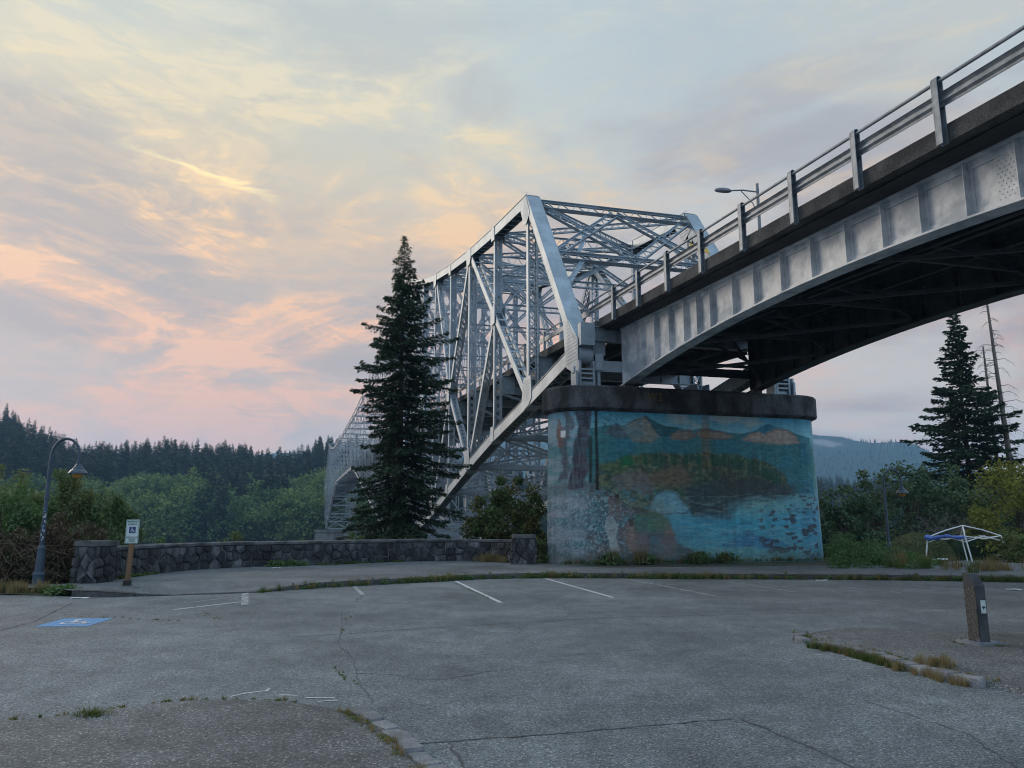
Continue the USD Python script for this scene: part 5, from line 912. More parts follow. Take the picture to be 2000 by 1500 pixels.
# ---------------------------------------------------------------- lamp posts
def lamp_post(name, label, loc, rz, hgt, stickers):
    l = thing(name, label, 'lamp post', loc, rz, hgt / 4.0)
    base = lathe([(0, 0), (.165, 0), (.165, .06), (.145, .09), (.135, .30), (.15, .33), (.15, .37), (.128, .40), (.113, .45), (.086, .98), (.098, 1.0), (.098, 1.05), (.077, 1.08), (.066, 1.12), (0, 1.12)], 20); obj('base', base, 'lamp_paint', l, smooth=35)
    a = np.linspace(0, math.pi, 14); R = .36
    pts = [(0, 0, z) for z in np.linspace(1.1, 3.45, 8)] + [(R - R * math.cos(x), 0, 3.45 + .50 * math.sin(x)) for x in a[1:]] + [(2 * R, 0, 3.32)]
    mb = MB(); mb.tube(pts, [.060] * 2 + list(np.linspace(.056, .042, 6)) + [.034] * 14, 12); mb.tm(lathe([(0, 0), (.07, 0), (.07, .05), (0, .05)], 14), trimesh.transformations.translation_matrix((0, 0, 2.32))); obj('pole', mb, 'lamp_paint', l, smooth=40)
    sh = lathe([(.05, .30), (.062, .30), (.066, .20), (.10, .17), (.11, .12), (.15, .10), (.165, .05), (.22, .02), (.255, -.03), (.285, -.06), (.285, -.085), (.27, -.085), (.20, -.02), (.05, .10)], 28); sh.apply_scale((.84, .84, .95)); sh.apply_translation((2 * R, 0, 3.08)); hd = obj('lamp_shade', sh, 'lamp_paint', l, smooth=35)
    gl = lathe([(.0, -.20), (.06, -.195), (.12, -.16), (.155, -.10), (.165, -.04), (.16, .0), (0, .0)], 20); gl.apply_scale(.84); gl.apply_translation((2 * R, 0, 3.04)); obj('globe', gl, 'amber', hd, smooth=40)
    if stickers:
        r = np.random.default_rng(5)
        for k in range(24):
            z = 1.2 + k * .040 + r.uniform(-.01, .01); an = r.uniform(-1.9, -.6); w = r.uniform(.35, .9); hh = r.uniform(.035, .075); rr = .0620 - .002 * k * .24
            aa = np.linspace(an - w / 2, an + w / 2, 5); v = [(rr * math.cos(x), rr * math.sin(x), zz) for zz in (z, z + hh) for x in aa]; f = [[i, i + 1, i + 6, i + 5] for i in range(4)]
            obj('sticker', (np.array(v), np.array([[q[0], q[1], q[2]] for q in f] + [[q[0], q[2], q[3]] for q in f])), ['sticker_white', 'sticker_white', 'sticker_blue', 'sticker_white', 'sticker_black', 'sticker_yellow'][r.integers(0, 5) if k != 17 else 5], l)
    return l
lamp_post('lamp_post', 'dark blue gooseneck lamp post covered in stickers at the left end of the wall', (-11.66, 19.45, .0), 8, 3.74, True)
lamp_post('lamp_post', 'dark gooseneck lamp post standing in the brambles right of the painted pier', (15.85, 33.0, -.42), 2, 4.30, False)

# ---------------------------------------------------------------- reserved parking sign
sg = thing('parking_sign', 'reserved parking sign with wheelchair symbol on a short wooden post in the walk', 'sign', (-9.12, 18.75, .11), 8)
def bx(lo, hi): m = MB(); m.box(lo, hi); return m
pm = trimesh.creation.box((.10, .10, 1.16)); pm.apply_translation((0, 0, .58)); T_ = np.eye(4); T_[0, 2] = .03; pm.apply_transform(T_); obj('post', pm, 'post_wood', sg)
obj('post_sleeve', bx((-.075, -.075, -.03), (.075, .075, .13)), 'black_rubber', sg)
def rrect(w, h, r): return sbox(-w / 2 + r, -h / 2 + r, w / 2 - r, h / 2 - r).buffer(r, quad_segs=4)
def standing(mesh, x, y, z):
    R_ = np.eye(4); R_[:3, 0], R_[:3, 1], R_[:3, 2] = (1, 0, 0), (0, 0, 1), (0, -1, 0); R_[:3, 3] = (x, y, z); return MB().tm(mesh, R_)
ex = lambda pg, d: trimesh.util.concatenate([trimesh.creation.extrude_polygon(g_, d, engine='earcut') for g_ in getattr(pg, 'geoms', [pg])])
XS = .035
pl_ = obj('sign_plate', standing(ex(rrect(.30, .42, .02), .006), XS, -.058, 1.345), 'sign_white', sg)
obj('border', standing(ex(rrect(.285, .405, .02).difference(rrect(.268, .388, .018)), .002), XS, -.066, 1.345), 'sign_green', pl_)
for tx, z, h in (('RESERVED', 1.485, .034), ('PARKING', 1.425, .034)):
    m = meshkit.text_mesh(tx, h, .002, bold=True); m.apply_translation((-(m.bounds[0][0] + m.bounds[1][0]) / 2, 0, 0)); obj('lettering', standing(m, XS, -.0665, z), 'sign_green', pl_)
bd = obj('symbol_panel', standing(ex(rrect(.145, .145, .006), .002), XS, -.066, 1.31), 'sign_blue', pl_)
obj('wheelchair_symbol', standing(ex(isa(.115), .002), XS + .005, -.0695, 1.31), 'sign_white', pl_)
p2_ = obj('sign_plate', standing(ex(rrect(.30, .14, .015), .006), XS, -.058, 1.06), 'sign_white', sg)
obj('border', standing(ex(rrect(.285, .125, .015).difference(rrect(.268, .108, .013)), .002), XS, -.066, 1.06), 'sign_green', p2_)
for z, w in ((1.085, .16), (1.06, .12), (1.035, .19)): obj('small_print', standing(ex(rrect(w, .010, .002), .002), XS, -.066, z), 'sign_green', p2_)

# ---------------------------------------------------------------- concrete bollard
bo = thing('bollard', 'squat concrete bollard with pebble face and small notice on the stone-edged island', 'bollard', (6.08, 10.42, .05), 16, (.84, .84, .92))
pr = Polygon([(-.115, 0), (.115, 0), (.11, .80), (.09, .82), (.05, .895), (.035, .90), (-.01, .955), (-.03, .96), (-.11, .965)])
def yz(pg, d0, d1):                    # profile across x
    m = trimesh.creation.extrude_polygon(pg, d1 - d0, engine='earcut'); R_ = np.eye(4); R_[:3, 0], R_[:3, 1], R_[:3, 2] = (0, -1, 0), (0, 0, 1), (-1, 0, 0); R_[:3, 3] = (-d0, 0, 0); return MB().tm(m, R_)
obj('post', yz(pr, -.088, .088), 'bollard_smooth', bo)
obj('pebble_face', bx((-.098, -.100, .02), (-.087, .103, .80)), 'bollard_chips', bo)
obj('pebble_face', bx((.087, -.100, .02), (.098, .103, .80)), 'bollard_chips', bo)
fl = obj('base_plate', bx((-.24, -.22, -.03), (.24, .22, .035)), 'metal_blue_grey', bo)
for x in (-.19, .19):
    for y in (-.17, .17): m = trimesh.creation.cylinder(.018, .05, sections=6); m.apply_translation((x, y, .055)); obj('bolt', m, 'metal_blue_grey', fl)
nt = obj('notice', bx((-.03, -.121, .42), (.065, -.112, .60)), 'sign_white', bo); obj('pictogram', standing(ex(Polygon([(-.032, .004), (.0, .016), (.03, .004), (.034, -.012), (.014, -.010), (-.002, -.03), (-.016, -.03), (-.008, -.006), (-.03, -.008)]), .002), .018, -.1225, .505), 'sticker_black', nt)

# ---------------------------------------------------------------- canopy frame and bench on the lower lawn
def gp(x, D): return (x - 1000) / 1524.0 * D, D
GZ = -.85
tn = thing('canopy_frame', 'bare white pop-up canopy frame with blue canvas bunched along one side', 'canopy frame')
A_, B_, C_, D_ = (*gp(1800, 46), GZ), (*gp(1894, 41.5), GZ), (*gp(1964, 46.5), GZ), (*gp(1882, 50), GZ)
hts = [1.58, 1.72, 1.66, 1.6]; tops = []
for k, (p, h, dx) in enumerate(zip((A_, B_, C_, D_), hts, (.32, -.28, -.3, -.2))):
    q_ = np.array([p[0] + dx, p[1] + .1, GZ + h]); tops.append(q_); mb = MB(); mb.tube([p, q_], .042, 8); m = trimesh.creation.box((.14, .14, .02)); m.apply_translation((p[0], p[1], GZ + .01)); mb.tm(m); obj('leg', mb, 'tent_white', tn)
ctr = sum(tops) / 4 + Z3 * .62
for q_ in tops: mb = MB(); mb.tube([q_, mid(q_, ctr) + Z3 * .05, ctr], .036, 8); obj('rafter', mb, 'tent_white', tn)
for a, b in ((0, 1), (1, 2), (2, 3), (3, 0)):
    mb = MB(); p, q_ = tops[a], tops[b]; M_ = mid(p, q_); mb.tube([p, M_ - Z3 * .16, q_], .026, 6); mb.tube([p - Z3 * .3, M_, q_ - Z3 * .3], .026, 6); obj('scissor_bar', mb, 'tent_white', tn)
mb = MB(); n_ = 16; pts = [tops[0] + (tops[1] - tops[0]) * u_ - Z3 * (.02 + .05 * math.sin(u_ * 9)) for u_ in np.linspace(-.03, 1.0, n_)]; mb.tube(pts, [.09 + .06 * max(0, 1 - u_ * 2) + .025 * math.sin(u_ * 25) for u_ in np.linspace(0, 1, n_)], 10); obj('canvas', mb, 'canvas_blue', tn, smooth=60)
bn = thing('bench_board', 'white plank lying on low supports at the foot of the canopy frame', 'bench', (*gp(1818, 44.5), GZ), 4); obj('plank', bx((-.72, -.13, .36), (.72, .13, .44)), 'tent_white', bn); obj('support', bx((-.6, -.1, 0), (-.5, .1, .36)), 'tent_white', bn); obj('support', bx((.5, -.1, 0), (.6, .1, .36)), 'metal_blue_grey', bn)
struct('lawn_path', sheet(Polygon([gp(1790, 41), gp(1920, 40), gp(1960, 51), gp(1800, 50)]), GZ + .03), 'asphalt_walk')

# litter: a few pale scraps
for k, (x, y, a, L) in enumerate([(-9.2, 16.9, 5, .34), (-7.65, 25.6, 3, .26), (8.6, 21.95, 10, .3), (12.0, 18.95, 0, .34)]):
    lt = thing('litter', ['white strip of litter on the asphalt below the parking sign', 'white scrap of litter at the foot of the stone wall', 'crumpled white litter at the kerb in front of the pier', 'white strip of litter on the asphalt beyond the bollard'][k], 'litter', (x, y, .004 if k != 1 else .125), a)
    m = trimesh.creation.box((L, .10, .012)).subdivide().subdivide(); v = np.array(m.vertices); v[:, 2] += .006 + .02 * meshkit.noise(v * 12 + k, 1); obj('scrap', (v, m.faces), 'tent_white', lt)
# ---------------------------------------------------------------- vegetation builders
def vunit(a): return a / (np.linalg.norm(a, axis=-1, keepdims=True) + 1e-9)
def leaf_quads(C, D, N, L, Wd, fold=.12):
    D = vunit(D); S = vunit(np.cross(D, N)); N = np.cross(S, D); L = np.broadcast_to(L, (len(C),))[:, None]; Wd = np.broadcast_to(Wd, (len(C),))[:, None]
    v = np.stack([C - D * L / 2, C + S * Wd / 2 + N * Wd * fold, C + D * L / 2, C - S * Wd / 2 + N * Wd * fold], 1).reshape(-1, 3)
    k = np.arange(len(C)) * 4; return v, np.stack([k, k + 1, k + 2, k + 3], 1)
def foliage(r, centres, rad, n, size, droop=.3, flat=1.0, aspect=.55):
    k = r.integers(0, len(centres), n); rd = np.broadcast_to(rad, (len(centres),))[k]
    o = vunit(r.normal(size=(n, 3))) * (r.random((n, 1)) ** .45); C = centres[k] + o * rd[:, None] * np.array([1, 1, flat])
    D = vunit(o * .8 + r.normal(size=(n, 3)) * .6 + np.array([0, 0, -droop])); N = vunit(o + np.array([0, 0, .9]) + r.normal(size=(n, 3)) * .5)
    s = size * r.uniform(.6, 1.3, n); return leaf_quads(C, D, N, s, s * aspect)
def dome_centres(r, n, w, d, h, z0=0.0, lo=.45):
    a = r.uniform(0, 2 * math.pi, n); e = np.arcsin(r.uniform(-.05, 1, n)); k = r.uniform(lo, 1, n) ** .6
    return np.stack([w / 2 * k * np.cos(e) * np.cos(a), d / 2 * k * np.cos(e) * np.sin(a), z0 + (h - z0) * (k * np.sin(e)).clip(0.04, 1)], 1)
def shrub_meshes(seed, w, d, h, n_cl, n_leaf, size, rad=.32, z0=0.0, stems=14, droop=.3, aspect=.55, spikes=0):
    r = np.random.default_rng(seed); c = dome_centres(r, n_cl, w, d, h, z0)
    if spikes:
        t = dome_centres(r, spikes, w * .9, d * .9, h * 1.22, z0, .8); c = np.vstack([c, t, t * [.97, .97, .93]])
    rr = rad * r.uniform(.6, 1.25, len(c)); f = foliage(r, c, rr, n_leaf, size, droop, .8, aspect); b = MB()
    for p in c[r.permutation(len(c))[:stems]]:
        q = np.array([p[0] * .15, p[1] * .15, 0]); m_ = (p + q) / 2 + r.normal(0, .08, 3) * [1, 1, 0]; b.tube([q, m_, p], [.035 * h / 3, .022 * h / 3, .008], 5, False)
    return f, b
def shrub(name, label, cat, loc, lm, part='foliage', stem='bark', rz=0.0, group=None, **k):
    f, b = shrub_meshes(**k); t = thing(name, label, cat, loc, rz, 1.0, group); obj(part, f, lm, t); obj('stems', b, stem, t); return t
def conifer_meshes(seed, h, rad, n_br, step=.10, card=(.17, .055), twig=.42, droop=.25, upper=.35, z0=.06, cards=3, trunk_r=.0125, sides=8, power=1.0, lo=.5, rag=.38, hang=.12):
    """rad(z/h, azimuth) gives the reach of the branches; sprays of needle cards hang along every branch"""
    r = np.random.default_rng(seed); Cs, Ds, Ns, Ls = [], [], [], []; wood = MB()
    wood.tube([(0, 0, -.5), (.02, 0, h * .3), (0, .02, h * .65), (0, 0, h * .985)], [h * trunk_r * 1.15, h * trunk_r * .85, h * trunk_r * .45, .01], sides)
    u_ = (np.arange(n_br) + r.random(n_br)) / n_br; zz = h * (z0 + (1 - z0) * (1 - (1 - u_) ** power) ) * .985; az = np.arange(n_br) * 2.39996 + r.normal(0, .35, n_br)
    for z, a in zip(zz, az):
        f = z / h; L = rad(f, a) * r.uniform(lo, 1.15) * (1 - rag + 2 * rag * float(meshkit.noise(np.array([[math.cos(a) * 1.6, math.sin(a) * 1.6, z * 1.1]]), seed)[0])) + .05; d = np.array([math.cos(a), math.sin(a), 0]); sl = (-droop + (upper + droop) * f ** 1.5) + r.normal(0, .07); s = np.cross(d, Z3)
        n = max(3, int(L / step)); t = (np.arange(n) + .5) / n; t = t[t > .10]
        P = np.array([0, 0, z]) + d * (t * L)[:, None] + Z3 * (L * (sl * t - .22 * t ** 2 + .20 * t ** 3.5))[:, None]
        if L > .5: wood.tube([(0, 0, z), tuple(P[len(P) // 2]), tuple(P[-1])], [.004 * h * .4 * (1 - f) + .012, .010, .004], 4, False)
        tl = np.minimum(twig * (.55 + L * .30), L * .6) * (1 - t) ** .55 * r.uniform(.6, 1.2, len(t)) + min(.06, L * .2)
        for e in (-1, 1, 0):
            D = vunit(d * .75 + e * s * .85 + Z3 * (-hang) + r.normal(0, .16, (len(t), 3)))
            for k in range(cards):
                q = (k + .6) / cards; c = P + D * (tl * q)[:, None] + r.normal(0, .022 + .03 * twig, (len(t), 3)) + Z3 * (-.10 * tl * q * q)[:, None]
                Cs.append(c); Ds.append(D + r.normal(0, .28, c.shape)); Ns.append(np.tile(Z3, (len(t), 1)) + r.normal(0, .45, c.shape)); Ls.append(np.full(len(t), min(1.0, .38 + L * .75)) * r.uniform(.7, 1.3, len(t)))
    C, D, N, L = map(np.concatenate, (Cs, Ds, Ns, Ls)); return leaf_quads(C, D, N, L * card[0], L * card[1]), wood

# ---------------------------------------------------------------- the tall conifer behind the wall
def reach(tbl):
    x = [a for a, _ in tbl]; y = [b for _, b in tbl]; return lambda f, a=0: float(np.interp(f, x, y))
def rad_main(f, a):
    b = np.interp(f, [0, .06, .15, .3, .45, .58, .66, .76, .84, .90, .93, .97, 1], [2.3, 2.5, 2.5, 2.4, 2.3, 2.1, 1.85, 1.15, .78, .46, .30, .12, .02])
    return b * (1 + .22 * math.sin(3 * a + f * 40) + .12 * math.cos(a)) 
px, py = gp(778, 36.0); px -= .05
fir_f, fir_w = conifer_meshes(11, 16.25, rad_main, 430, step=.085, card=(.20, .075), twig=.42, droop=.30, upper=.42, z0=.015, cards=3, lo=.42, rag=.42, hang=.32)
fir = thing('fir_tree', 'tall dark fir with ragged narrow crown standing behind the stone wall', 'tree', (px, py, -.55)); obj('crown', fir_f, 'needle', fir); obj('trunk', fir_w, 'bark', fir)

# conifer, snags and leafy trees on the right
def rad_r(f, a):
    b = np.interp(f, [0, .1, .25, .40, .50, .60, .66, .72, .8, .88, .95, 1], [4.3, 4.9, 5.1, 4.7, 4.3, 3.6, 1.9, 1.6, 1.35, 1.0, .5, .08]); return b * (1 + .25 * math.sin(2 * a + f * 31))
x, y = gp(1903, 72)
f_, w_ = conifer_meshes(29, 23.0, rad_r, 260, step=.14, card=(.38, .19), twig=.80, droop=.10, upper=.30, z0=.08, cards=3)
t = thing('fir_tree', 'broad dark fir rising under the bridge span at right, beside the bare snag', 'tree', (x, y, -.8)); obj('crown', f_, 'needle', t); obj('trunk', w_, 'bark', t)
def snag(label, x, y, h, seed, lean):
    t = thing('dead_tree', label, 'dead tree', (x, y, -.8)); r = np.random.default_rng(seed); mb = MB(); P = lambda z: np.array([lean * z, 0, z])
    mb.tube([P(z) for z in np.linspace(0, h, 6)], np.linspace(.0145 * h, .0035 * h, 6), 9); obj('trunk', mb, 'dead_wood', t, smooth=60); mb = MB()
    for z in r.uniform(.25, .98, 60) * h:
        a = r.uniform(0, 6.28); L = (1.1 + 3.4 * (1 - z / h)) * r.uniform(.4, 1.0); d = np.array([math.cos(a), math.sin(a), 0]); q = [P(z), P(z) + d * L * .5 + Z3 * L * .08, P(z) + d * L * .85 - Z3 * L * .12, P(z) + d * L - Z3 * L * .35]; mb.tube(q, [.035, .022, .012, .006], 4, False)
        for k in range(5): b = q[1] + (q[2] - q[1]) * r.random(); e = b + np.array([r.normal(0, .4), r.normal(0, .4), -r.uniform(.2, .9)]) * L * .3; mb.tube([b, e], [.008, .004], 3, False)
    obj('branches', mb, 'dead_wood', t)
x, y = gp(1991, 70); snag('tall bare grey snag with drooping branches at the right edge', x, y, 23.6, 3, -.030)
x, y = gp(1962, 74); snag('thinner bare trunk between the broad fir and the tall snag', x, y, 19.5, 5, -.010)
def leafy_tree(label, x, y, z, w, h, lm, seed, nl, size, name='leafy_tree', trunk=True, ncl=60, rad=None, z0=.18, aspect=.6):
    r = np.random.default_rng(seed); c = dome_centres(r, ncl, w, w, h, h * z0, .40); rr = (rad or w * .13) * r.uniform(.6, 1.3, ncl); t = thing(name, label, 'tree', (x, y, z))
    obj('crown', foliage(r, c, rr, nl, size, .35, .75, aspect), lm, t); mb = MB(); mb.tube([(0, 0, -.3), (.05, .02, h * .25), (0, 0, h * .5)], [h * .022, h * .017, h * .01], 8)
    for p in c[:26]: b = np.array([0, 0, h * r.uniform(.12, .45)]); mb.tube([b, (b + p) / 2 + [0, 0, h * .03], p], [h * .007, h * .005, h * .002], 5, False)
    obj('trunk', mb, 'bark', t); return t
for (px_, D, w, h, z, lm, sd, lab) in [(1650, 56, 5.2, 5.4, -1.2, 'dark_leaf', 1, 'low dark leafy tree just right of the painted pier'), (1712, 58, 6.0, 7.0, -1.2, 'dark_leaf', 2, 'dark leafy tree behind the right lamp post'),
      (1775, 60, 6.6, 8.4, -1.2, 'dark_leaf', 3, 'tallest dark leafy tree right of the pier, ragged top against the mountain'), (1838, 62, 6.5, 7.4, -1.0, 'dark_leaf', 4, 'dark leafy tree at the foot of the broad fir'), (1900, 60, 7.0, 6.4, -1.0, 'dark_leaf', 5, 'dark leafy tree behind the canopy frame'), (1605, 66, 5.0, 4.4, -1.5, 'dark_leaf', 8, 'small dark tree half hidden by the right edge of the painted pier')]:
    x, y = gp(px_, D); leafy_tree(lab, x, y, z, w, h, lm, 50 + sd, 5200, .30, ncl=70, z0=.06)
x, y = gp(1988, 53); leafy_tree('yellow-green leafy tree at the right edge of the view', x, y, -.9, 7.0, 6.9, 'gold_leaf', 61, 10000, .21, ncl=90, z0=.12)
x, y = gp(2006, 31); shrub('shrub', 'dark green shrub under the yellow-green tree at the right edge', 'shrub', (x, y, -.2), 'shrub_leaf', seed=62, w=2.8, d=2.6, h=1.5, n_cl=50, n_leaf=6000, size=.13)
# bare grey twiggy tree
x, y = gp(1848, 54); t = thing('dead_tree', 'low grey leafless tree, twiggy, behind the canopy frame', 'dead tree', (x, y, -1.0)); r = np.random.default_rng(8); mb = MB()
def grow(p, d, L, rad, k):
    q = p + d * L; mb.tube([p, (p + q) / 2 + r.normal(0, .04 * L, 3), q], [rad, rad * .85, rad * .65], 5 if k < 2 else 3, False)
    if k < 5:
        for _ in range(3 if k < 4 else 2): grow(q, unit(d + r.normal(0, .55, 3) + Z3 * .05), L * r.uniform(.6, .85), rad * .6, k + 1)
for k in range(4): grow(np.array([0, 0, 0.0]), unit(np.array([r.normal(0, .45), r.normal(0, .3), 1.0])), 1.1, .06, 0)
obj('branches', mb, 'dead_wood', t)
# clipped shrubs on the lower lawn
def clipped(name, label, loc, w, d, h, lm, seed, n, power):
    r = np.random.default_rng(seed); a = r.uniform(0, 2 * math.pi, n); e = np.arcsin(r.uniform(0, 1, n)); dirs = np.stack([np.cos(e) * np.cos(a), np.cos(e) * np.sin(a), np.sin(e)], 1)
    k = (np.abs(dirs) ** power).sum(1) ** (-1 / power); C = dirs * k[:, None] * np.array([w / 2, d / 2, h]) * (1 - .10 * r.random((n, 1)) ** 2) * (1 + .05 * (meshkit.noise(dirs * 5 + seed)[:, None] - .5)); t = thing(name, label, 'shrub', loc)
    obj('foliage', leaf_quads(C, dirs + r.normal(0, .6, (n, 3)), dirs + r.normal(0, .5, (n, 3)), .11, .06), lm, t)
    m = trimesh.creation.icosphere(3); v = np.array(m.vertices); kk = (np.abs(v) ** power).sum(1) ** (-1 / power); v = v * kk[:, None] * [w / 2 * .93, d / 2 * .93, h * .93]; v[:, 2] = np.maximum(v[:, 2], 0); obj('inner_mass', (v, m.faces), lm, t)
x, y = gp(1790, 50); clipped('dome_shrub', 'wide dome-shaped clipped olive shrub left of the canopy frame', (x, y, GZ), 4.1, 3.4, 1.75, 'olive_leaf', 3, 9000, 2.2)
x, y = gp(1880, 53); clipped('hedge', 'dark clipped boxy hedge behind the canopy frame', (x, y, GZ - .1), 2.9, 2.0, 1.45, 'hedge_leaf', 4, 7000, 5.0)
# bush beside the pier, plants behind the wall
x, y = gp(993, 34.5); shrub('maple_bush', 'rounded green and rusty bush between the stone wall and the painted pier', 'bush', (x, y, -.9), 'maple_leaf', seed=71, w=4.1, d=3.6, h=4.5, n_cl=150, n_leaf=21000, size=.15, rad=.40, stems=18, aspect=.7)
x, y = gp(1052, 30.6); shrub('bush', 'small leafy bush in the gap between the wall pillar and the painted pier', 'bush', (x, y, -.5), 'shrub_leaf', seed=72, w=1.0, d=1.0, h=1.75, n_cl=40, n_leaf=3500, size=.10, rad=.22)
for k, (px_, D, w, h, z, lm, lab) in enumerate([(690, 33, 2.2, 1.75, -.55, 'bramble_leaf', 'low green shoots over the wall at the left foot of the fir'), (770, 33.6, 2.6, 1.5, -.5, 'bramble_leaf', 'low green shoots over the wall right under the fir'), (855, 34, 2.4, 1.5, -.5, 'shrub_leaf', 'low green growth over the wall at the right foot of the fir'), (462, 28.5, 2.0, 1.9, -.6, 'maple_leaf', 'small yellowish sapling top showing over the middle of the wall'), (235, 23.6, 1.5, 1.75, -.5, 'bramble_leaf', 'green bush top behind the wall beside the parking sign'), (590, 30, 1.6, 1.35, -.4, 'shrub_leaf', 'thin green twigs just over the wall left of the far bridge pier'), (320, 26, 1.3, 1.45, -.45, 'bramble_leaf', 'little green bush top over the wall right of the parking sign')]):
    x, y = gp(px_, D); shrub('bush', lab, 'bush', (x, y, z), lm, seed=80 + k, w=w, d=1.4, h=h, n_cl=34, n_leaf=2600, size=.10, rad=.22)
# left thicket: dry brambles below, leafy bushes above
for k, (px_, D, w, h, lm, lab) in enumerate([(15, 22.0, 2.6, 2.45, 'bramble_leaf', 'bright green bush at the left edge above the dry brambles'), (-10, 24.5, 3.0, 2.95, 'shrub_leaf', 'tall pale-tipped bush at the far left edge'), (140, 23.2, 1.9, 2.95, 'shrub_leaf', 'tall leafy bush just right of the sticker-covered lamp post'), (205, 24.4, 2.1, 2.55, 'shrub_leaf', 'leafy bush with pale flower spikes between lamp post and wall pillar'), (75, 24.6, 2.3, 2.6, 'shrub_leaf', 'olive bush directly behind the sticker-covered lamp post')]):
    x, y = gp(px_, D); shrub('bush', lab, 'bush', (x, y, -.05), lm, seed=90 + k, w=w, d=2.0, h=h, n_cl=70, n_leaf=7500, size=.125, rad=.30, z0=.5, spikes=11, aspect=.42, droop=.5)
for k, (px_, D, w, h, lab) in enumerate([(-25, 20.6, 2.2, 1.75, 'dry brown bramble thicket at the left edge'), (35, 20.9, 1.9, 1.75, 'dry brown bramble thicket left of the lamp post'), (112, 21.2, 1.7, 1.9, 'dry brown bramble thicket between lamp post and wall pillar'), (165, 22.2, 1.5, 1.7, 'dry brown bramble thicket behind the flared wall pillar')]):
    x, y = gp(px_, D); t = shrub('bramble_thicket', lab, 'brambles', (x, y, -.02), 'dry_leaf', stem='dry_stem', seed=110 + k, w=w, d=1.5, h=h, n_cl=60, n_leaf=5200, size=.10, rad=.26, stems=0, aspect=.4, droop=.7)
    r = np.random.default_rng(140 + k); mb = MB()
    for c in range(130):
        p = np.array([r.uniform(-w / 2, w / 2), r.uniform(-.8, .6), r.uniform(0, h * .5)]); q = p + np.array([r.normal(0, .5), r.normal(0, .3), r.uniform(-.2, .75)]); mb.tube([p, (p + q) / 2 + Z3 * r.uniform(.02, .22), q], [.008, .006, .003], 3, False)
    obj('canes', mb, 'dry_stem', t); obj('green_leaves', foliage(r, dome_centres(r, 8, w, 1.4, h, .1), .2, 320, .10, .5, .8, .5), 'bramble_leaf', t)
# bramble bank right of the pier
r = np.random.default_rng(150); c = []
for k in range(230):
    px_ = r.uniform(1622, 1830); D = r.uniform(25.5, 40); x, y = gp(px_, D)
    hz = np.interp(px_, [1620, 1700, 1780, 1830], [1.15, .95, .55, .2]) * r.uniform(.25, 1.0) * np.interp(D, [25.5, 30, 40], [.35, 1.0, 1.1]); s_, t_ = to_st(x, y); c.append((x, y, hz - .15 + float(near_height(s_, t_))))
obj('bramble_bank', foliage(r, np.array(c), .40, 26000, .115, .4, .7, .6), 'bramble_leaf', label='bank of green brambles round the lamp post right of the painted pier', cat='brambles', kind='stuff')

# ---------------------------------------------------------------- weeds and grass (nobody could count these)
def tuft(r, n, h, spread, wd=.012, lean=.5):
    a = r.uniform(0, 6.28, n); o = np.stack([np.cos(a), np.sin(a), 0 * a], 1); b = o * r.uniform(0, spread, (n, 1)); L = h * r.uniform(.5, 1.15, n); tip = b + o * (L * lean * r.uniform(.2, 1, n))[:, None] + Z3 * L[:, None]
    s = np.cross(o, Z3) * wd / 2; m_ = b * .5 + tip * .5 + Z3 * (L * .08)[:, None]; v = np.stack([b - s, b + s, m_ + s * .7, m_ - s * .7, tip], 1).reshape(-1, 3); k = np.arange(n) * 5
    return v, np.vstack([np.stack([k, k + 1, k + 2], 1), np.stack([k, k + 2, k + 3], 1), np.stack([k + 3, k + 2, k + 4], 1)])
def weed(r, n, h): 
    a = r.uniform(0, 6.28, n); C = np.stack([np.cos(a), np.sin(a), 0 * a], 1) * r.uniform(.0, .16, (n, 1)) + Z3 * (r.random((n, 1)) * h); return leaf_quads(C, C * [1, 1, .2] + r.normal(0, .3, (n, 3)), np.tile(Z3, (n, 1)) + r.normal(0, .5, (n, 3)), r.uniform(.05, .11, n), .04)
r = np.random.default_rng(160)
protos = [(tuft(r, 40, .20, .09), 'grass_blade'), (tuft(r, 34, .26, .10), 'dry_grass'), (weed(r, 46, .14), 'bramble_leaf'), (weed(r, 40, .10), 'moss')]
locs, idx, sc = [], [], []
def scatter(x, y, z, k, s): locs.append((x, y, z)); idx.append(k); sc.append(s)
kk = np.linspace(0, KARC[-1], 4000)
kd = np.array([meshkit.noise(np.array([[u * .55, 3.3, 1.0]]), 7)[0] for u in kk]); kt = np.gradient(kerb, axis=0); kt /= np.linalg.norm(kt, axis=1, keepdims=True)
for u, d in zip(kk, kd):
    x, y = np.interp(u, KARC, kerb[:, 0]), np.interp(u, KARC, kerb[:, 1])
    if u > 34 or y < 18.4 and x < 0: continue
    dens = .14 + .75 * smooth(.40, .66, d) * (1.0 if x < 9 else .6)
    if r.random() < dens: scatter(x + r.normal(0, .05), y - .10 + r.normal(0, .05), .0, r.choice([0, 2, 3, 1], p=[.42, .3, .1, .18]), r.uniform(.35, 1.0))
    if r.random() < .12 * dens: scatter(x, y + .22, .10, r.choice([0, 3]), r.uniform(.3, .6))
for t_ in np.linspace(-1.6, 10.6, 110):                                # along the foot of the painted pier
    q_ = W(-1.62 - r.random() * .16, t_, .10); scatter(*q_, r.choice([0, 1, 2], p=[.4, .25, .35]), r.uniform(.5, 1.2) if meshkit.noise(np.array([[t_ * .8, 1, 1]]), 3)[0] > .5 else r.uniform(.3, .8))
for t_ in (0.3, 1.45, 1.6, 3.75, 3.9, 5.0): 
    for _ in range(7): q_ = W(-1.75 + r.normal(0, .08), t_ + r.normal(0, .16), .10); scatter(*q_, r.choice([1, 2]), r.uniform(1.3, 2.6))
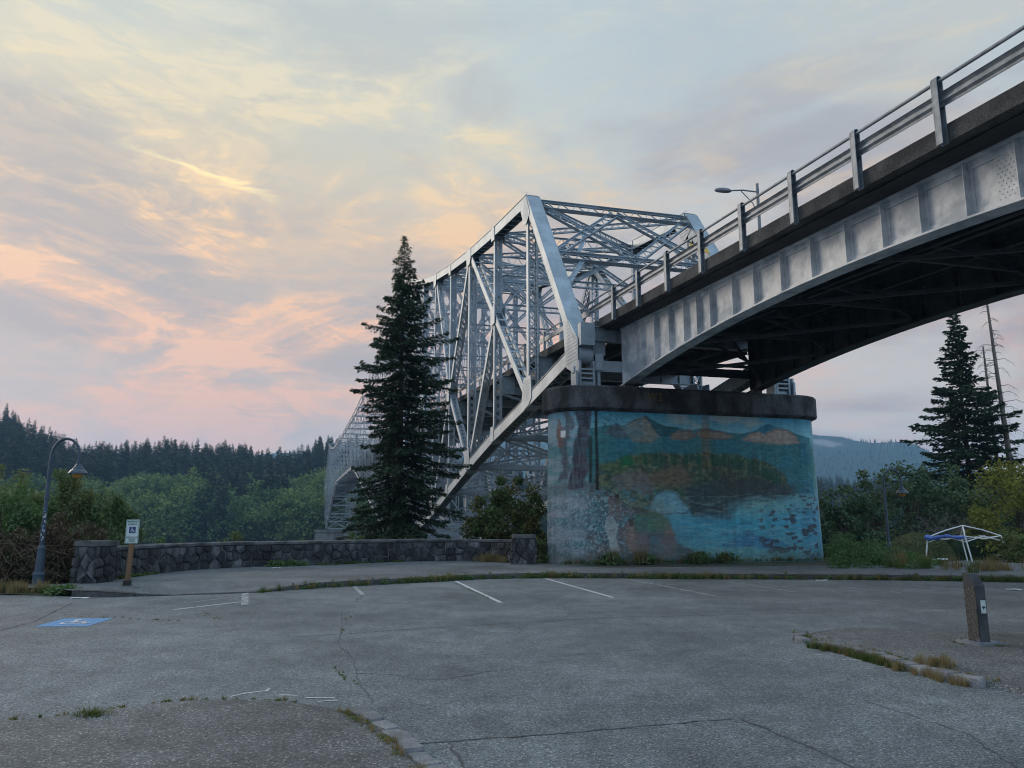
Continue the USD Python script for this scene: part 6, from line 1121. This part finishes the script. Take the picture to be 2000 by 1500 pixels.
for _ in range(260):                                                   # foot of the wall
    u = r.uniform(0, WLEN); p = wall_pt(u, .10 + r.random() * .05); 
    if meshkit.noise(np.array([[u * .6, 9, 1]]), 3)[0] > .52: scatter(*p, .12, r.choice([0, 2, 3], p=[.2, .4, .4]), r.uniform(.3, .8))
for _ in range(26): u = 7.9 + r.normal(0, .35); p = wall_pt(u, .22 + abs(r.normal(0, .10))); scatter(*p, .12, 2, r.uniform(.8, 1.5))
for _ in range(34): u = WLEN - 1.3 + r.normal(0, .4); p = wall_pt(u, .25 + abs(r.normal(0, .15))); scatter(*p, .12, 1, r.uniform(.6, 1.7))
for _ in range(150): p = (r.uniform(-13.5, -10.2), 0); scatter(p[0], 18.05 + (p[0] + 10.2) * -.12 + r.normal(0, .22), .02, r.choice([1, 0], p=[.75, .25]), r.uniform(.5, 1.2))
for _ in range(16): scatter(-10.15 + r.normal(0, .14), 17.75 + r.normal(0, .12), .02, 2, r.uniform(.8, 1.6))
for u in np.linspace(0, 1, 150):                                       # right island edging
    e_ = np.array([[4.02, 10.42], [4.17, 10.10], [4.27, 9.74], [4.33, 9.40], [4.37, 9.08], [4.41, 8.80], [4.46, 8.52], [4.53, 8.24], [4.62, 7.94]]); q_ = np.array([np.interp(u * 8, range(9), e_[:, k]) for k in (0, 1)])
    g_ = meshkit.noise(np.array([[u * 9, 2, 2]]), 2)[0]
    if u < .62 and g_ > .22: scatter(q_[0] - .13 + r.normal(0, .04), q_[1] - .02, 0, r.choice([0, 1], p=[.7, .3]), r.uniform(.25, .55))
    elif r.random() < .5: scatter(q_[0] - .12 + r.normal(0, .03), q_[1], 0, 1, r.uniform(.2, .5))
    if r.random() < .45: scatter(q_[0] + .14 + r.normal(0, .05), q_[1] + .03, .05, r.choice([1, 3]), r.uniform(.08, .25))
for _ in range(22): scatter(4.60 + r.normal(0, .08), 8.78 + r.normal(0, .09), .06, 1, r.uniform(.25, .55))
for _ in range(36): scatter(4.12 + r.normal(0, .08), 10.9 + r.normal(0, .3), .04, 3, r.uniform(.1, .25))
for _ in range(120): u = r.random(); q_ = ISL[int(8 + u * 44)]; scatter(q_[0] + r.normal(0, .03), q_[1] + r.normal(0, .025), .01, r.choice([3, 1, 0], p=[.5, .3, .2]), r.uniform(.06, .26))
for a in ep[:0]: pass
for _ in range(60): u = r.random() * 8; q_ = np.array([np.interp(u, range(9), np.array([(-1.34, 6.90), (-1.20, 6.72), (-1.06, 6.48), (-0.92, 6.23), (-0.79, 5.96), (-0.66, 5.67), (-0.52, 5.36), (-0.38, 5.0), (-0.26, 4.6)])[:, k]) for k in (0, 1)]); scatter(q_[0] - .11 + r.normal(0, .02), q_[1] - .03, .02, r.choice([1, 3, 0], p=[.45, .4, .15]), r.uniform(.12, .34))
for c_, w_, n_ in (((-1.54, 21.0), (-.42, 16.8), 46), ((-3.3, 17.3), (-2.4, 11.0), 26), ((-2.0, 9.0), (-1.45, 7.9), 14), ((-6.2, 15.4), (-4.9, 13.2), 16), ((-7.8, 13.9), (-5.3, 13.1), 22)):
    for _ in range(n_): u = r.random(); scatter(c_[0] + (w_[0] - c_[0]) * u + r.normal(0, .03), c_[1] + (w_[1] - c_[1]) * u + r.normal(0, .05), .0, r.choice([3, 0], p=[.8, .2]), r.uniform(.06, .18))
for _ in range(30): scatter(14 + r.normal(0, .9), 26.5 + r.normal(0, 1.2), .05, r.choice([0, 1]), r.uniform(1, 2.5))
for _ in range(30): x, y = gp(r.uniform(1900, 1960), r.uniform(24, 27)); scatter(x, y, .05, 1, r.uniform(.8, 1.8))
for cx_, cy_, cz_, rr_, n_ in ((6.08, 10.42, .05, .27, 16), (-9.1, 18.72, .11, .11, 8), (-11.66, 19.45, .0, .24, 22)):
    for _ in range(n_): a_ = r.uniform(0, 6.28); scatter(cx_ + math.cos(a_) * rr_ * r.uniform(.9, 1.2), cy_ + math.sin(a_) * rr_ * r.uniform(.9, 1.2), cz_, r.choice([1, 3]), r.uniform(.08, .22))
instancer('weeds', protos, locs, r.uniform(0, 360, len(locs)), sc, idx, 'weeds and dry grass along the kerb, cracks, wall foot and pier foot', 'weeds')
gt_ = thing('grass_clump', 'single bright green grass clump on the near left traffic island', 'grass', (-3.47, 6.72, .035))
m1 = tuft(r, 260, .05, .13, .006, .9); m1[0][:, 0] *= 1.3; obj('blades', m1, 'grass_blade', gt_)

# ---------------------------------------------------------------- woods on the far bank
def far_conifer(seed):
    r = np.random.default_rng(seed); C, D, N, L = [], [], [], []; n = 210
    for k in range(n):
        f = 1 - (1 - (k + r.random()) / n) ** 1.0; z = .06 + .94 * f; a = k * 2.4 + r.normal(0, .3); R = (.19 * (1 - f) ** .8 + .008) * r.uniform(.6, 1.15); d = np.array([math.cos(a), math.sin(a), -.35 + .5 * f])
        for q in (.45, .8): C.append(np.array([0, 0, z]) + d * R * q); D.append(d + r.normal(0, .25, 3)); N.append(Z3 + r.normal(0, .5, 3)); L.append(R * r.uniform(.65, .95) + .012)
    L = np.array(L); f_ = leaf_quads(np.array(C), np.array(D), np.array(N), L, L * .5, -.2); w = MB(); w.tube([(0, 0, -.05), (0, 0, .99)], [.012, .001], 5, False); return f_, w
def far_leafy(seed):
    r = np.random.default_rng(seed); c = dome_centres(r, 30, .85, .85, 1.0, .22, .6); w = MB(); w.tube([(0, 0, -.1), (0, 0, .55)], [.022, .012], 5, False); return foliage(r, c, .16 * r.uniform(.6, 1.25, 30), 1500, .058, .3, .8, .7), w
r = np.random.default_rng(170); cand = []
for k in range(2600):
    az_ = math.atan((r.uniform(-90, 720) - 1000) / 1524); u_ = r.uniform(.0, 1.04); r0_, rc_ = bank_r(az_); R_ = r0_ + u_ * (rc_ - r0_); x, y = R_ * math.sin(az_), R_ * math.cos(az_); cand.append((u_, az_, x, y, float(bank_height(az_, R_)), R_))
grid, sel = {}, []
for c in cand:                                                         # keep them apart
    g_ = (int(c[2] // 6.0), int(c[3] // 6.0))
    if g_ in grid: continue
    grid[g_] = 1; sel.append(c)
con, lea = [], []
for c in sel:
    lim = .34 + .55 * (meshkit.noise(np.array([[c[2] * .016, c[3] * .016, 0]]), 4)[0] - .5) + r.normal(0, .05) - .10 * smooth(-.30, -.36, c[1])
    (lea if c[0] < lim else con).append(c)
con.sort(key=lambda c: c[5]); lea.sort(key=lambda c: c[5]); print('far conifers', len(con), 'far leafy', len(lea))
PC, PLf = [], []
def individual(lst, name, part, mk, lm, label, cat, group, n_proto, hh, sink):
    ps = []
    for k, c in enumerate(lst[:300]):
        h = hh * r.uniform(.68, 1.30); wd_ = h * r.uniform(.85, 1.25); loc = (c[2], c[3], c[4] - sink)
        if k < n_proto:
            t = thing(name, label, cat, loc, r.uniform(0, 360), (wd_, wd_, h), group); f_, w_ = mk(200 + k); obj(part, f_, lm, t); obj('trunk', w_, 'bark', t); ps.append(t)
        else: dup(ps[r.integers(0, n_proto)], loc, r.uniform(0, 360), (wd_, wd_, h), label, group)
individual(con, 'forest_conifer', 'crown', far_conifer, 'far_needle', 'dark conifer of the far wooded bank, its pointed top in the dense wood', 'tree', 'conifers of the wood on the far bank', 5, TREE_H, 1.0)
individual(lea, 'forest_leafy_tree', 'crown', far_leafy, 'far_leaf', 'round green leafy tree low on the far wooded bank, below the conifers', 'tree', 'leafy trees low on the far bank', 6, 21.0, 1.5)
fc = [far_conifer(300 + k) for k in range(3)]; flf = [far_leafy(310 + k) for k in range(2)]
rest = [(c, 0) for c in con[300:]] + [(c, 1) for c in lea[300:]]
for k in range(1500):                                                  # the same wood goes on behind the bridge and to the right
    az_ = math.atan((r.uniform(700, 2150) - 1000) / 1524); u_ = r.uniform(0, 1.03); r0_, rc_ = bank_r(az_); R_ = r0_ + u_ * (rc_ - r0_); rest.append(((u_, az_, R_ * math.sin(az_), R_ * math.cos(az_), float(bank_height(az_, R_)), R_), 0 if r.random() < .55 + u_ * .5 else 1))
instancer('far_woods', [(f_, 'far_needle') for f_, _ in fc] + [(f_, 'far_leaf') for f_, _ in flf], [(c[2], c[3], c[4] - 1) for c, _ in rest], r.uniform(0, 360, len(rest)),
    [(1 / 1.0 * h * .9, h * .9, h) if False else (h, h, h) for h in [(TREE_H if k == 0 else 17) * r.uniform(.7, 1.15) for _, k in rest]], [r.integers(0, 3) if k == 0 else 3 + r.integers(0, 2) for _, k in rest], 'mixed wood on the far bank behind the bridge', 'woods')
mv = MTN.reshape(-1, 3); pk = r.integers(0, len(MTN) - 1, 7000); pj = np.minimum((r.random(7000) ** .6 * 40).astype(int), 39)
jit = r.random((7000, 1)); base_ = MTN[pk, pj] * (1 - jit) + MTN[pk + 1, pj] * jit
crest = MTN[np.repeat(np.arange(419), 8), 40] + r.normal(0, 5, (3352, 3)) * [1, 1, 0]; allm = np.vstack([base_, crest])
keep = (np.linalg.norm(allm - cc, axis=1) > 120); allm = allm[keep]
def tiny(seed):
    q = np.random.default_rng(seed); m = trimesh.creation.cone(.16, 1.0, sections=6); v = np.array(m.vertices); v[:, :2] *= q.uniform(.8, 1.2, (len(v), 1)); return (v, m.faces)
instancer('mountain_woods', [(tiny(1), 'far_needle'), (tiny(2), 'far_needle')], allm - [0, 0, 2], r.uniform(0, 360, len(allm)), r.uniform(9, 17, len(allm)), r.integers(0, 2, len(allm)), 'distant forest covering the blue mountain', 'forest')

# ---------------------------------------------------------------- haze
HAZE = 0.00023
usdkit.material(stage, '/World/Looks/haze_look', {'v': ('principled_volume', {'color': (0.34, 0.63, 1.0), 'density': HAZE, 'anisotropy': 0.2})}, [], volume='v.volume')
if HAZE: obj('haze', bx((-3700, -3700, -17), (3700, 3700, float(Hm.max()) + 45)), 'haze_look', label='thin blue haze over river and hills', cat='haze', kind='stuff')
